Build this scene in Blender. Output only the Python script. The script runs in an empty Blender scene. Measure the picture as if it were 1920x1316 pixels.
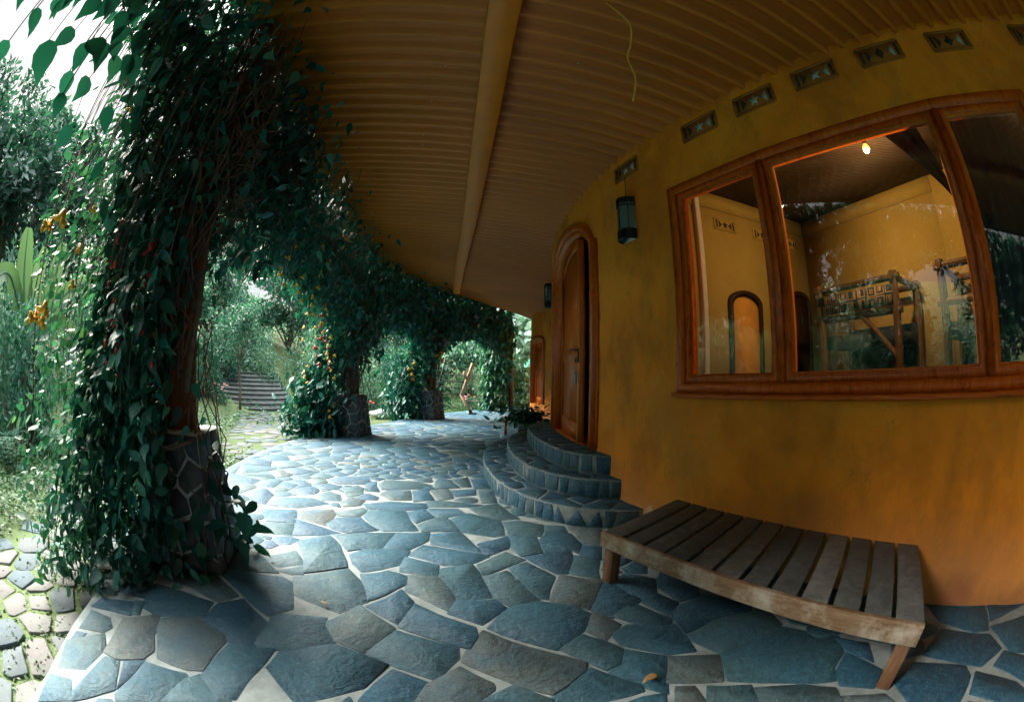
import bpy, math, random
import numpy as np
from mathutils import Vector, Matrix, Euler
random.seed(7); RNG = np.random.default_rng(7)
S = bpy.context.scene; COL = S.collection
R_ = math.radians

# ---------------------------------------------------------------- camera (15 mm full-frame fisheye)
EYE = 1.25
cd = bpy.data.cameras.new('camera'); cam = bpy.data.objects.new('camera', cd); COL.objects.link(cam)
cd.type = 'PANO'; cd.panorama_type = 'FISHEYE_EQUISOLID'
cd.sensor_fit = 'HORIZONTAL'; cd.sensor_width = 36.0; cd.fisheye_lens = 15.0; cd.fisheye_fov = R_(200)
cd.clip_start = .02; cd.clip_end = 600
p_, r_ = R_(3.8), R_(1.0)
cp, sp, cr, sr = math.cos(p_), math.sin(p_), math.cos(r_), math.sin(r_)
ax = Vector((cr, -sp*sr, cp*sr)); ay = Vector((-sr, -sp*cr, cp*cr)); az = Vector((0, -cp, -sp))
M = Matrix((ax, ay, az)).transposed().to_4x4(); M.translation = (0, 0, EYE)
cam.matrix_world = M
S.camera = cam

# ---------------------------------------------------------------- sky, sun, exposure
SUN_AZ, SUN_EL = -74.0, 34.0        # compass angle from the view axis (negative = left)
w = bpy.data.worlds.new('World'); S.world = w; w.use_nodes = True
nt = w.node_tree; nt.nodes.clear(); N = nt.nodes.new; LK = nt.links.new
wo = N('ShaderNodeOutputWorld'); bg = N('ShaderNodeBackground'); bg.inputs[1].default_value = .1
sky = N('ShaderNodeTexSky'); sky.sky_type = 'NISHITA'; sky.sun_disc = False
sky.sun_elevation = R_(SUN_EL); sky.sun_rotation = R_(SUN_AZ)
tc = N('ShaderNodeTexCoord'); sx = N('ShaderNodeSeparateXYZ'); LK(tc.outputs['Generated'], sx.inputs[0])
# overcast deck: zenith about three times as bright as the horizon (CIE overcast sky)
mr = N('ShaderNodeMapRange'); mr.inputs[1].default_value = .60; mr.inputs[2].default_value = .88
mr.inputs[3].default_value = 1.05; mr.inputs[4].default_value = 10.0
LK(sx.outputs[2], mr.inputs[0])
nz = N('ShaderNodeTexNoise'); nz.inputs['Scale'].default_value = 2.2; nz.inputs['Detail'].default_value = 5
LK(tc.outputs['Generated'], nz.inputs['Vector'])
m1 = N('ShaderNodeMapRange'); m1.inputs[1].default_value = .25; m1.inputs[2].default_value = .75; m1.inputs[3].default_value = .85; m1.inputs[4].default_value = 1.12
LK(nz.outputs[0], m1.inputs[0])
mm = N('ShaderNodeMath'); mm.operation = 'MULTIPLY'; LK(mr.outputs[0], mm.inputs[0]); LK(m1.outputs[0], mm.inputs[1])
cl = N('ShaderNodeVectorMath'); cl.operation = 'SCALE'; cl.inputs[0].default_value = (.98, .985, .96); LK(mm.outputs[0], cl.inputs['Scale'])
mx = N('ShaderNodeMix'); mx.data_type = 'RGBA'; mx.inputs[0].default_value = .975
LK(sky.outputs[0], mx.inputs[6]); LK(cl.outputs[0], mx.inputs[7])
LK(mx.outputs[2], bg.inputs[0]); LK(bg.outputs[0], wo.inputs[0])
sl = bpy.data.lights.new('sun', 'SUN'); sl.energy = 5.0; sl.angle = R_(48); sl.color = (1, .92, .80)
so = bpy.data.objects.new('sun', sl); COL.objects.link(so)
a_, e_ = R_(SUN_AZ), R_(SUN_EL)
sd = Vector((math.sin(a_)*math.cos(e_), math.cos(a_)*math.cos(e_), math.sin(e_)))
so.rotation_euler = sd.to_track_quat('Z', 'Y').to_euler(); so.location = (-20, 5, 20)
S.view_settings.view_transform = 'Standard'; S.view_settings.look = 'None'
S.view_settings.exposure = 3.08; S.view_settings.gamma = 1.0; S.view_settings.use_curve_mapping = False
S.cycles.max_bounces = 8; S.cycles.transparent_max_bounces = 12; S.cycles.diffuse_bounces = 5
S.cycles.glossy_bounces = 4; S.cycles.caustics_reflective = False; S.cycles.caustics_refractive = False
S.cycles.sample_clamp_indirect = 6.0
SEEDS=[(-1.30,3.22),(-1.02,3.40),(-0.60,3.43),(-0.26,3.39),(0.12,3.42),(0.38,3.39),(0.62,3.22),(-1.09,2.91),(-0.76,3.02),(-0.43,3.05),(-0.11,3.01),(0.13,3.04),(0.39,3.07),(0.59,2.87),(-1.30,2.58),(-0.87,2.60),(-0.43,2.77),(-0.59,2.55),(-0.04,2.67),(0.29,2.71),(0.52,2.61),(-0.74,2.23),(-0.46,2.19),(-0.27,2.38),(0.02,2.29),(0.17,2.42),(0.42,2.27),(0.60,2.13),(0.77,2.27),(-0.96,2.03),(-0.63,1.96),(-0.71,1.70),(-0.17,2.01),(0.15,1.89),(0.48,1.84),(0.70,1.92),(0.63,1.68),(-0.34,1.83),(-0.42,1.56),(0.07,1.56),(0.38,1.61),(0.56,1.42),(-0.90,1.60),(-0.67,1.34),(-0.43,1.29),(-0.19,1.36),(0.37,1.33),(0.01,1.30),(0.58,1.21),(0.81,2.51),(-0.14,3.82),(-0.54,3.77),(-0.80,3.61),(-1.41,3.53),(-1.10,3.84),(-0.61,4.05),(-0.23,4.38),(-0.46,4.22),(-0.52,4.50),(-0.72,4.40),(-0.92,4.28),(-1.17,4.21),(-1.53,4.47),(-1.20,4.67),(-1.44,4.05),(-1.82,3.91),(-2.12,4.00),(-2.31,3.74),(-2.48,3.52),(-2.01,3.52),(-2.04,3.13),(-1.68,3.28),(-1.81,2.83),(-1.56,2.97),(-2.40,4.29),(-2.62,4.05),(-2.97,3.94),(-2.80,3.67),(-2.79,4.52),(-2.97,4.34),(-2.28,4.68),(-1.89,4.65),(-2.44,5.12),(-2.07,5.09),(-1.83,5.25),(-1.64,4.89),(-1.61,5.19),(-1.65,5.55),(-1.36,5.33),(-1.48,5.72),(-1.06,5.32),(-1.18,5.70),(-0.85,5.90),(-0.90,5.51),(-0.46,5.70),(-0.70,5.31),(-0.76,4.87),(-0.58,4.98),(-0.34,4.94),(-0.37,5.39),(-1.05,4.96),(-1.39,4.94),(-2.20,5.36),(-2.13,5.90),(-2.76,5.43),(-2.54,5.76),(-1.74,6.13),(-1.62,6.46),(-1.28,6.09),(-0.92,6.07),(-0.56,6.08),(-1.89,6.99),(-1.40,6.68),(-1.18,6.75),(-0.78,6.70),(-3.36,5.38),(-3.23,4.53),(-3.30,6.07),(-3.11,6.37),(-2.72,6.43),(-1.52,7.40),(-1.16,7.51),(-0.73,7.26),(2.27,0.81),(2.51,0.49),(2.03,0.58),(2.34,0.33),(1.73,0.53),(1.89,0.19),(2.11,0.16),(1.91,0.01),(1.45,0.91),(1.21,1.28),(1.11,1.57),(1.12,1.86),(0.80,1.36),(0.72,1.17),(0.88,1.10),(1.12,0.96),(1.60,1.09),(1.66,0.95),(1.17,2.51),(-2.01,1.09),(-1.96,0.86),(-1.79,0.55),(-1.88,1.20),(-1.71,0.97),(-1.77,1.47),(-1.43,1.17),(-1.34,1.46),(-1.74,1.69),(-1.39,1.83),(-1.15,1.16),(-1.58,0.61),(-1.67,0.32),(-1.49,0.75),(-1.32,0.83),(-1.67,2.15),(-1.53,2.33)]
STONES=[[(-1.504,3.128),(-1.486,3.312),(-1.307,3.400),(-1.048,3.144),(-1.276,3.002),(-1.409,3.047)],[(-0.766,3.370),(-0.648,3.601),(-0.548,3.595),(-0.407,3.304),(-0.694,3.211)],[(-0.521,3.574),(-0.369,3.761),(-0.070,3.571),(-0.041,3.236),(-0.257,3.113),(-0.294,3.129)],[(-0.046,3.533),(0.098,3.616),(0.291,3.492),(0.289,3.352),(0.250,3.213),(0.003,3.281)],[(0.313,3.468),(0.469,3.460),(0.465,3.299),(0.300,3.298)],[(0.505,3.434),(0.762,3.406),(0.765,3.265),(0.695,2.964),(0.571,3.019)],[(-1.338,2.916),(-1.137,3.057),(-0.888,3.128),(-0.925,2.791),(-1.034,2.753),(-1.124,2.662),(-1.240,2.809)],[(-0.874,3.132),(-0.636,3.181),(-0.622,3.030),(-0.704,2.820),(-0.900,2.799)],[(-0.609,3.157),(-0.398,3.284),(-0.184,2.860),(-0.298,2.882),(-0.574,2.962)],[(-0.222,3.020),(-0.026,3.208),(0.018,3.077),(-0.002,2.945),(-0.136,2.813),(-0.185,2.878)],[(-0.004,3.251),(0.220,3.201),(0.221,2.985),(0.235,2.876),(0.095,2.809),(0.031,2.946)],[(0.252,3.139),(0.312,3.271),(0.489,3.253),(0.543,3.022),(0.489,2.843),(0.443,2.901),(0.269,2.893),(0.230,3.022)],[(0.568,3.000),(0.685,2.946),(0.640,2.722),(0.510,2.807)],[(-1.088,2.586),(-1.021,2.758),(-0.702,2.784),(-0.714,2.532),(-0.916,2.361),(-1.016,2.463)],[(-0.671,2.705),(-0.624,2.932),(-0.163,2.828),(-0.147,2.779),(-0.228,2.674),(-0.429,2.598),(-0.553,2.667)],[(-0.695,2.507),(-0.695,2.666),(-0.477,2.589),(-0.451,2.434),(-0.684,2.435)],[(-0.207,2.646),(-0.021,2.873),(0.112,2.727),(-0.099,2.523),(-0.149,2.477)],[(0.114,2.792),(0.214,2.860),(0.441,2.883),(0.438,2.714),(0.389,2.520),(0.299,2.512),(0.178,2.680)],[(0.462,2.794),(0.624,2.708),(0.568,2.415),(0.401,2.519)],[(-0.444,2.535),(-0.251,2.656),(-0.179,2.502),(-0.106,2.191),(-0.289,2.143),(-0.411,2.400)],[(0.018,2.587),(0.129,2.680),(0.288,2.457),(0.226,2.174),(0.164,2.187),(0.052,2.395)],[(-0.147,2.450),(-0.005,2.543),(0.168,2.165),(0.009,2.087),(-0.084,2.170)],[(-0.908,2.320),(-0.761,2.428),(-0.634,2.378),(-0.613,2.263),(-0.756,2.012)],[(-0.626,2.394),(-0.430,2.410),(-0.288,2.137),(-0.328,2.012),(-0.583,2.182)],[(0.244,2.150),(0.331,2.482),(0.571,2.373),(0.443,2.023)],[(0.577,2.346),(0.625,2.351),(0.739,2.077),(0.554,1.922),(0.456,2.010)],[(-0.744,1.938),(-0.612,2.187),(-0.524,2.057),(-0.537,1.807)],[(-0.899,1.698),(-0.782,1.924),(-0.554,1.756),(-0.636,1.522),(-0.786,1.558)],[(-0.520,1.774),(-0.514,2.038),(-0.162,1.840),(-0.147,1.753),(-0.181,1.643)],[(-0.308,1.974),(-0.297,2.124),(-0.083,2.148),(-0.016,2.055),(-0.128,1.880)],[(-0.085,1.847),(-0.001,2.045),(0.137,2.154),(0.339,2.077),(0.434,1.972),(0.363,1.817),(0.229,1.652)],[(0.381,1.815),(0.433,1.962),(0.485,1.975),(0.566,1.840),(0.464,1.714)],[(0.245,1.651),(0.364,1.764),(0.452,1.699),(0.529,1.600),(0.490,1.499),(0.425,1.460)],[(-0.179,1.529),(-0.172,1.636),(-0.106,1.809),(0.330,1.527),(0.320,1.456),(0.240,1.364),(0.177,1.312),(0.049,1.366)],[(-0.617,1.520),(-0.530,1.735),(-0.236,1.644),(-0.213,1.554),(-0.287,1.387),(-0.452,1.433)],[(-0.545,1.162),(-0.477,1.404),(-0.311,1.349),(-0.326,1.219)],[(-0.320,1.227),(-0.303,1.344),(-0.190,1.485),(-0.062,1.375),(-0.060,1.337),(-0.133,1.250)],[(0.189,1.286),(0.230,1.333),(0.354,1.472),(0.529,1.318),(0.526,1.273),(0.368,1.231),(0.194,1.254)],[(-0.106,1.260),(0.034,1.366),(0.174,1.275),(0.166,1.256)],[(0.532,1.238),(0.607,1.229),(0.591,1.175),(0.466,1.210)],[(-2.117,0.946),(-2.158,1.055),(-1.921,1.220),(-1.848,1.093),(-2.071,0.967)],[(-1.851,1.124),(-1.925,1.233),(-1.872,1.271),(-1.806,1.156)],[(-1.816,1.194),(-1.993,1.484),(-1.552,1.558),(-1.505,1.389),(-1.695,1.221)],[(-2.001,0.730),(-2.098,0.913),(-1.914,0.967),(-1.834,0.916),(-1.838,0.848)],[(-1.931,0.589),(-1.977,0.694),(-1.889,0.749),(-1.875,0.703)],[(-1.697,0.756),(-1.835,1.043),(-1.716,1.216),(-1.652,1.174),(-1.602,1.055),(-1.512,0.963),(-1.512,0.877),(-1.613,0.777)],[(-1.620,1.120),(-1.664,1.206),(-1.517,1.365),(-1.309,1.308),(-1.273,1.264),(-1.245,1.015),(-1.306,0.973),(-1.454,0.948)],[(-1.477,1.384),(-1.507,1.562),(-1.414,1.688),(-1.183,1.538),(-1.128,1.341),(-1.265,1.293),(-1.404,1.335)],[(-1.119,1.358),(-1.179,1.615),(-1.149,1.658),(-0.919,1.737),(-0.901,1.663),(-0.795,1.538),(-0.913,1.423),(-1.017,1.356)],[(-1.713,1.881),(-1.666,1.954),(-1.370,2.070),(-1.269,2.025),(-1.128,1.748),(-1.220,1.617)],[(-1.284,2.100),(-1.009,2.348),(-0.894,2.226),(-0.763,1.986),(-0.883,1.801),(-1.097,1.738)],[(-2.070,1.572),(-2.010,1.780),(-1.784,1.866),(-1.474,1.708),(-1.538,1.584),(-1.779,1.606)],[(-2.102,1.246),(-2.114,1.528),(-2.029,1.488),(-1.907,1.306),(-2.033,1.245)],[(-1.816,0.382),(-1.924,0.566),(-1.816,0.828),(-1.718,0.758),(-1.653,0.515),(-1.724,0.410)],[(-1.585,0.405),(-1.667,0.711),(-1.601,0.765),(-1.454,0.581),(-1.544,0.367)],[(-1.450,0.609),(-1.578,0.792),(-1.493,0.872)],[(-1.421,0.578),(-1.473,0.858),(-1.286,0.929),(-1.260,0.911),(-1.240,0.715),(-1.390,0.543)],[(-1.218,0.976),(-1.236,1.268),(-1.022,1.343),(-1.010,0.936),(-1.088,0.903)],[(-0.999,0.952),(-0.983,1.356),(-0.785,1.512),(-0.631,1.486),(-0.518,1.435),(-0.559,1.244),(-0.780,1.049),(-0.983,0.924)],[(-1.571,2.688),(-1.368,2.891),(-1.223,2.738),(-1.039,2.389),(-1.263,2.198),(-1.367,2.411)],[(-1.237,0.711),(-1.251,0.899),(-1.226,0.970),(-1.029,0.913),(-1.027,0.892)],[(-1.679,0.142),(-1.791,0.330),(-1.654,0.434),(-1.554,0.352)],[(-1.757,1.966),(-1.698,2.305),(-1.424,2.110),(-1.627,2.000)],[(-1.619,2.267),(-1.473,2.483),(-1.321,2.316),(-1.459,2.202)],[(-1.427,2.145),(-1.300,2.307),(-1.262,2.163),(-1.323,2.131)],[(2.246,1.080),(2.509,0.704),(2.275,0.531),(2.203,0.598),(2.155,0.851)],[(2.517,0.665),(2.680,0.412),(2.374,0.560)],[(2.315,0.514),(2.563,0.335),(2.235,0.167),(2.185,0.262)],[(1.825,0.741),(2.087,0.800),(2.230,0.493),(2.170,0.354),(1.967,0.377),(1.837,0.694)],[(2.017,0.295),(2.160,0.308),(2.190,0.142),(2.025,0.044)],[(1.558,0.706),(1.739,0.720),(1.908,0.467),(1.866,0.397),(1.672,0.328),(1.508,0.545)],[(1.765,0.298),(1.913,0.357),(1.980,0.094),(1.965,0.006),(1.885,-0.049),(1.809,0.128)],[(1.373,0.977),(1.504,1.065),(1.557,0.835),(1.450,0.769),(1.339,0.893)],[(0.969,1.408),(1.365,1.485),(1.569,1.229),(1.497,1.097),(1.377,1.021),(1.333,0.942),(1.027,1.134),(0.925,1.208)],[(0.864,1.629),(1.060,1.724),(1.378,1.710),(1.367,1.512),(1.168,1.444),(0.962,1.421)],[(0.873,1.848),(0.927,1.939),(1.131,2.015),(1.335,1.858),(1.268,1.680),(1.070,1.747),(0.875,1.660)],[(0.507,1.750),(0.618,1.819),(0.858,1.751),(0.842,1.493),(0.718,1.516),(0.539,1.636)],[(0.660,1.299),(0.724,1.483),(0.955,1.404),(0.883,1.228)],[(0.440,1.418),(0.548,1.582),(0.704,1.490),(0.625,1.234),(0.536,1.319)],[(0.569,1.927),(0.689,2.049),(0.847,1.830),(0.816,1.777),(0.686,1.802)],[(0.636,2.351),(0.764,2.447),(0.912,2.322),(0.867,2.136),(0.933,1.995),(0.855,1.854),(0.743,2.050)],[(0.905,2.255),(1.039,2.511),(1.139,2.178),(1.105,2.025),(0.950,2.004)],[(0.766,1.109),(0.817,1.212),(0.979,1.132),(0.946,1.019)],[(0.963,1.009),(1.003,1.100),(1.189,1.010),(1.290,0.902),(1.257,0.799)],[(0.645,1.157),(0.680,1.249),(0.750,1.231),(0.749,1.117)],[(1.273,0.784),(1.299,0.820),(1.451,0.697),(1.444,0.617)],[(1.555,1.212),(1.659,1.065),(1.570,0.926),(1.526,1.072)],[(-1.396,3.817),(-1.178,3.985),(-0.817,4.002),(-0.779,3.846),(-0.953,3.747),(-1.293,3.660)],[(-1.279,3.435),(-1.277,3.613),(-0.968,3.716),(-0.747,3.232),(-1.008,3.136)],[(-0.942,3.673),(-0.789,3.817),(-0.669,3.620),(-0.786,3.410)],[(-0.764,3.850),(-0.402,3.921),(-0.367,3.797),(-0.552,3.621),(-0.658,3.646)],[(-0.381,3.950),(-0.124,4.119),(0.092,3.670),(-0.107,3.591),(-0.289,3.758)],[(-1.539,3.451),(-1.367,3.686),(-1.298,3.605),(-1.320,3.419),(-1.490,3.371)],[(-1.358,4.210),(-1.328,4.383),(-1.085,4.440),(-0.989,4.105),(-1.194,4.041)],[(-1.051,4.450),(-0.894,4.529),(-0.773,4.161),(-0.944,4.057)],[(-0.868,4.535),(-0.680,4.614),(-0.571,4.266),(-0.715,4.162)],[(-0.653,4.548),(-0.396,4.665),(-0.367,4.428),(-0.554,4.332)],[(-0.345,4.601),(-0.196,4.655),(-0.126,4.177),(-0.270,4.132)],[(-1.482,4.609),(-1.476,4.820),(-1.132,4.892),(-0.890,4.755),(-1.014,4.533),(-1.392,4.411)],[(-0.876,4.837),(-0.871,5.092),(-0.728,5.080),(-0.565,4.710),(-0.828,4.618)],[(-0.709,5.084),(-0.527,5.252),(-0.442,4.769),(-0.551,4.751)],[(-0.475,5.128),(-0.281,5.200),(-0.218,4.725),(-0.399,4.701)],[(-1.666,4.618),(-1.574,4.739),(-1.396,4.301),(-1.555,4.274)],[(-0.812,4.062),(-0.728,4.141),(-0.282,4.074),(-0.399,3.975),(-0.766,3.903)],[(-2.106,4.541),(-2.062,4.795),(-1.764,4.932),(-1.646,4.710),(-1.649,4.542),(-1.974,4.435)],[(-1.911,3.342),(-1.619,3.521),(-1.535,3.401),(-1.493,3.087),(-1.807,3.161)],[(-1.635,2.760),(-1.793,3.119),(-1.502,3.039),(-1.315,2.978),(-1.449,2.857)],[(-2.256,3.183),(-1.923,3.363),(-1.766,3.037),(-2.010,2.939)],[(-2.000,2.896),(-1.769,3.012),(-1.646,2.754),(-1.836,2.683)],[(-2.244,3.344),(-2.231,3.648),(-1.951,3.777),(-1.720,3.674),(-1.946,3.407)],[(-1.973,3.901),(-1.901,4.081),(-1.740,4.017),(-1.660,3.825),(-1.824,3.745)],[(-2.436,3.274),(-2.659,3.693),(-2.574,3.834),(-2.379,3.659),(-2.285,3.348)]]
# ---------------------------------------------------------------- helpers: objects
def link(o, parent=None):
    COL.objects.link(o)
    if parent is not None: o.parent = parent
    return o
def tag(o, label=None, cat=None, group=None, kind=None):
    if label: o['label'] = label
    if cat: o['category'] = cat
    if group: o['group'] = group
    if kind: o['kind'] = kind
    return o
def thing(name, label, cat, loc=(0, 0, 0), rz=0.0, group=None):
    o = bpy.data.objects.new(name, None); o.empty_display_size = .1
    o.location = loc; o.rotation_euler = (0, 0, rz); link(o)
    return tag(o, label, cat, group)
def copy_tree(o, parent=None):
    c = o.copy(); COL.objects.link(c)
    if parent is not None: c.parent = parent
    for ch in list(o.children): copy_tree(ch, c)
    return c
def mesh_np(name, V, loops, totals, mats, tone=None, smooth=False, midx=None):
    me = bpy.data.meshes.new(name)
    V = np.asarray(V, np.float32); loops = np.asarray(loops, np.int32); totals = np.asarray(totals, np.int32)
    me.vertices.add(len(V)); me.vertices.foreach_set('co', V.ravel())
    me.loops.add(len(loops)); me.loops.foreach_set('vertex_index', loops)
    me.polygons.add(len(totals))
    st = np.concatenate([[0], np.cumsum(totals)[:-1]]).astype(np.int32)
    me.polygons.foreach_set('loop_start', st); me.polygons.foreach_set('loop_total', totals)
    if midx is not None: me.polygons.foreach_set('material_index', np.asarray(midx, np.int32))
    if smooth: me.polygons.foreach_set('use_smooth', np.ones(len(totals), bool))
    for m in (mats if isinstance(mats, (list, tuple)) else [mats]): me.materials.append(m)
    if tone is not None:
        a = me.attributes.new('tone', 'FLOAT', 'POINT'); a.data.foreach_set('value', np.asarray(tone, np.float32))
    me.update(calc_edges=True); me.validate()
    return me
class MB:
    def __init__(s): s.v = []; s.f = []; s.t = []; s.m = []
    def add(s, vs, fs, tone=.5, mi=0):
        b = len(s.v); s.v += [tuple(v) for v in vs]; s.t += [tone]*len(vs)
        for f in fs: s.f.append([b+i for i in f]); s.m.append(mi)
    def box(s, c, size, rot=None, tone=.5, mi=0, bev=.0):
        hx, hy, hz = [q/2 for q in size]
        if bev <= 0:
            vs = [Vector((x*hx, y*hy, z*hz)) for x in (-1, 1) for y in (-1, 1) for z in (-1, 1)]
            fs = [(0,1,3,2),(4,6,7,5),(0,4,5,1),(2,3,7,6),(0,2,6,4),(1,5,7,3)]
        else:
            b = min(bev, hx*.45, hy*.45, hz*.45); vs = []; idx = {}
            for x in (-1, 1):
                for y in (-1, 1):
                    for z in (-1, 1):
                        for k in range(3):
                            p = [x*hx, y*hy, z*hz]
                            for j in range(3):
                                if j != k: p[j] -= (x, y, z)[j]*b
                            idx[(x, y, z, k)] = len(vs); vs.append(Vector(p))
            fs = []
            for k in range(3):
                o = [j for j in range(3) if j != k]
                for sg in (-1, 1):
                    q = []
                    for a, c2 in ((-1,-1),(1,-1),(1,1),(-1,1)):
                        t = [0, 0, 0]; t[k] = sg; t[o[0]] = a; t[o[1]] = c2; q.append(idx[(*t, k)])
                    fs.append(q)
            for k in range(3):
                o = [j for j in range(3) if j != k]
                for a in (-1, 1):
                    for c2 in (-1, 1):
                        q = []
                        for sg, kk in ((-1, o[0]), (1, o[0]), (1, o[1]), (-1, o[1])):
                            t = [0, 0, 0]; t[k] = sg; t[o[0]] = a; t[o[1]] = c2; q.append(idx[(*t, kk)])
                        fs.append(q)
            for x in (-1, 1):
                for y in (-1, 1):
                    for z in (-1, 1): fs.append([idx[(x, y, z, k)] for k in range(3)])
        if rot is not None: vs = [rot @ v for v in vs]
        c = Vector(c); s.add([v+c for v in vs], fs, tone, mi)
    def bar(s, a, b, w_, h_, up=(0, 0, 1), tone=.5, mi=0, bev=0.0):
        a = Vector(a); b = Vector(b); d = b-a; L = d.length; x = d/L
        y = Vector(up).cross(x)
        if y.length < 1e-4: y = Vector((0, 1, 0)).cross(x)
        y.normalize(); z = x.cross(y)
        s.box((a+b)/2, (L, w_, h_), Matrix((x, y, z)).transposed(), tone, mi, bev)
    def tube(s, pts, rad, n=6, tone=.5, mi=0, cap=True):
        pts = [Vector(p) for p in pts]; k = len(pts)
        rr = rad if isinstance(rad, (list, tuple)) else [rad]*k
        vs = []; prev = Vector((.31, .95, .1))
        for i, p in enumerate(pts):
            d = (pts[min(i+1, k-1)]-pts[max(i-1, 0)])
            if d.length < 1e-7: d = Vector((0, 0, 1))
            d.normalize(); u = prev-d*prev.dot(d)
            if u.length < 1e-3: u = d.orthogonal()
            u.normalize(); v = d.cross(u); prev = u
            for j in range(n):
                t = 2*math.pi*j/n; vs.append(p+(u*math.cos(t)+v*math.sin(t))*rr[i])
        fs = [(i*n+j, i*n+(j+1) % n, (i+1)*n+(j+1) % n, (i+1)*n+j) for i in range(k-1) for j in range(n)]
        if cap: fs += [tuple(range(n))[::-1], tuple((k-1)*n+j for j in range(n))]
        s.add(vs, fs, tone, mi)
    def lathe(s, c, prof, n=16, tone=.5, mi=0, a0=0, a1=2*math.pi):
        c = Vector(c); full = abs(a1-a0-2*math.pi) < 1e-6; m_ = n if full else n+1; vs = []
        for r, z in prof:
            for j in range(m_):
                t = a0+(a1-a0)*j/n; vs.append(c+Vector((r*math.cos(t), r*math.sin(t), z)))
        fs = []
        for i in range(len(prof)-1):
            for j in range(n):
                j2 = (j+1) % m_; fs.append((i*m_+j, i*m_+j2, (i+1)*m_+j2, (i+1)*m_+j))
        s.add(vs, fs, tone, mi)
    def prism(s, poly3, off, tone=.5, mi=0):
        off = Vector(off); n = len(poly3); p = [Vector(q) for q in poly3]
        vs = p+[q+off for q in p]
        fs = [tuple(range(n))[::-1], tuple(range(n, 2*n))]+[(i, (i+1) % n, n+(i+1) % n, n+i) for i in range(n)]
        s.add(vs, fs, tone, mi)
    def sphere(s, c, r, n=10, m_=6, sc=(1, 1, 1), tone=.5, mi=0):
        prof = [(r*math.sin(math.pi*i/m_), -r*math.cos(math.pi*i/m_)) for i in range(m_+1)]
        b = len(s.v); s.lathe((0, 0, 0), prof, n, tone, mi); c = Vector(c)
        for i in range(b, len(s.v)): q = s.v[i]; s.v[i] = (q[0]*sc[0]+c.x, q[1]*sc[1]+c.y, q[2]*sc[2]+c.z)
    def build(s, name, mats, parent=None, smooth=False, recalc=True):
        me = mesh_np(name, s.v, [i for f in s.f for i in f], [len(f) for f in s.f], mats, s.t, smooth, s.m)
        if recalc:
            import bmesh
            bm = bmesh.new(); bm.from_mesh(me); bmesh.ops.recalc_face_normals(bm, faces=bm.faces); bm.to_mesh(me); bm.free()
        if smooth == 'auto': me.set_sharp_from_angle(angle=R_(35))
        return link(bpy.data.objects.new(name, me), parent)
def spline(P, n=24):
    P = [np.array(p, float) for p in P]; out = []
    for i in range(len(P)-1):
        p0 = P[max(i-1, 0)]; p1 = P[i]; p2 = P[i+1]; p3 = P[min(i+2, len(P)-1)]
        for k in range(n):
            t = k/n
            out.append(.5*((2*p1)+(p2-p0)*t+(2*p0-5*p1+4*p2-p3)*t*t+(3*p1-p0-3*p2+p3)*t**3))
    out.append(P[-1]); return np.array(out)

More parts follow.
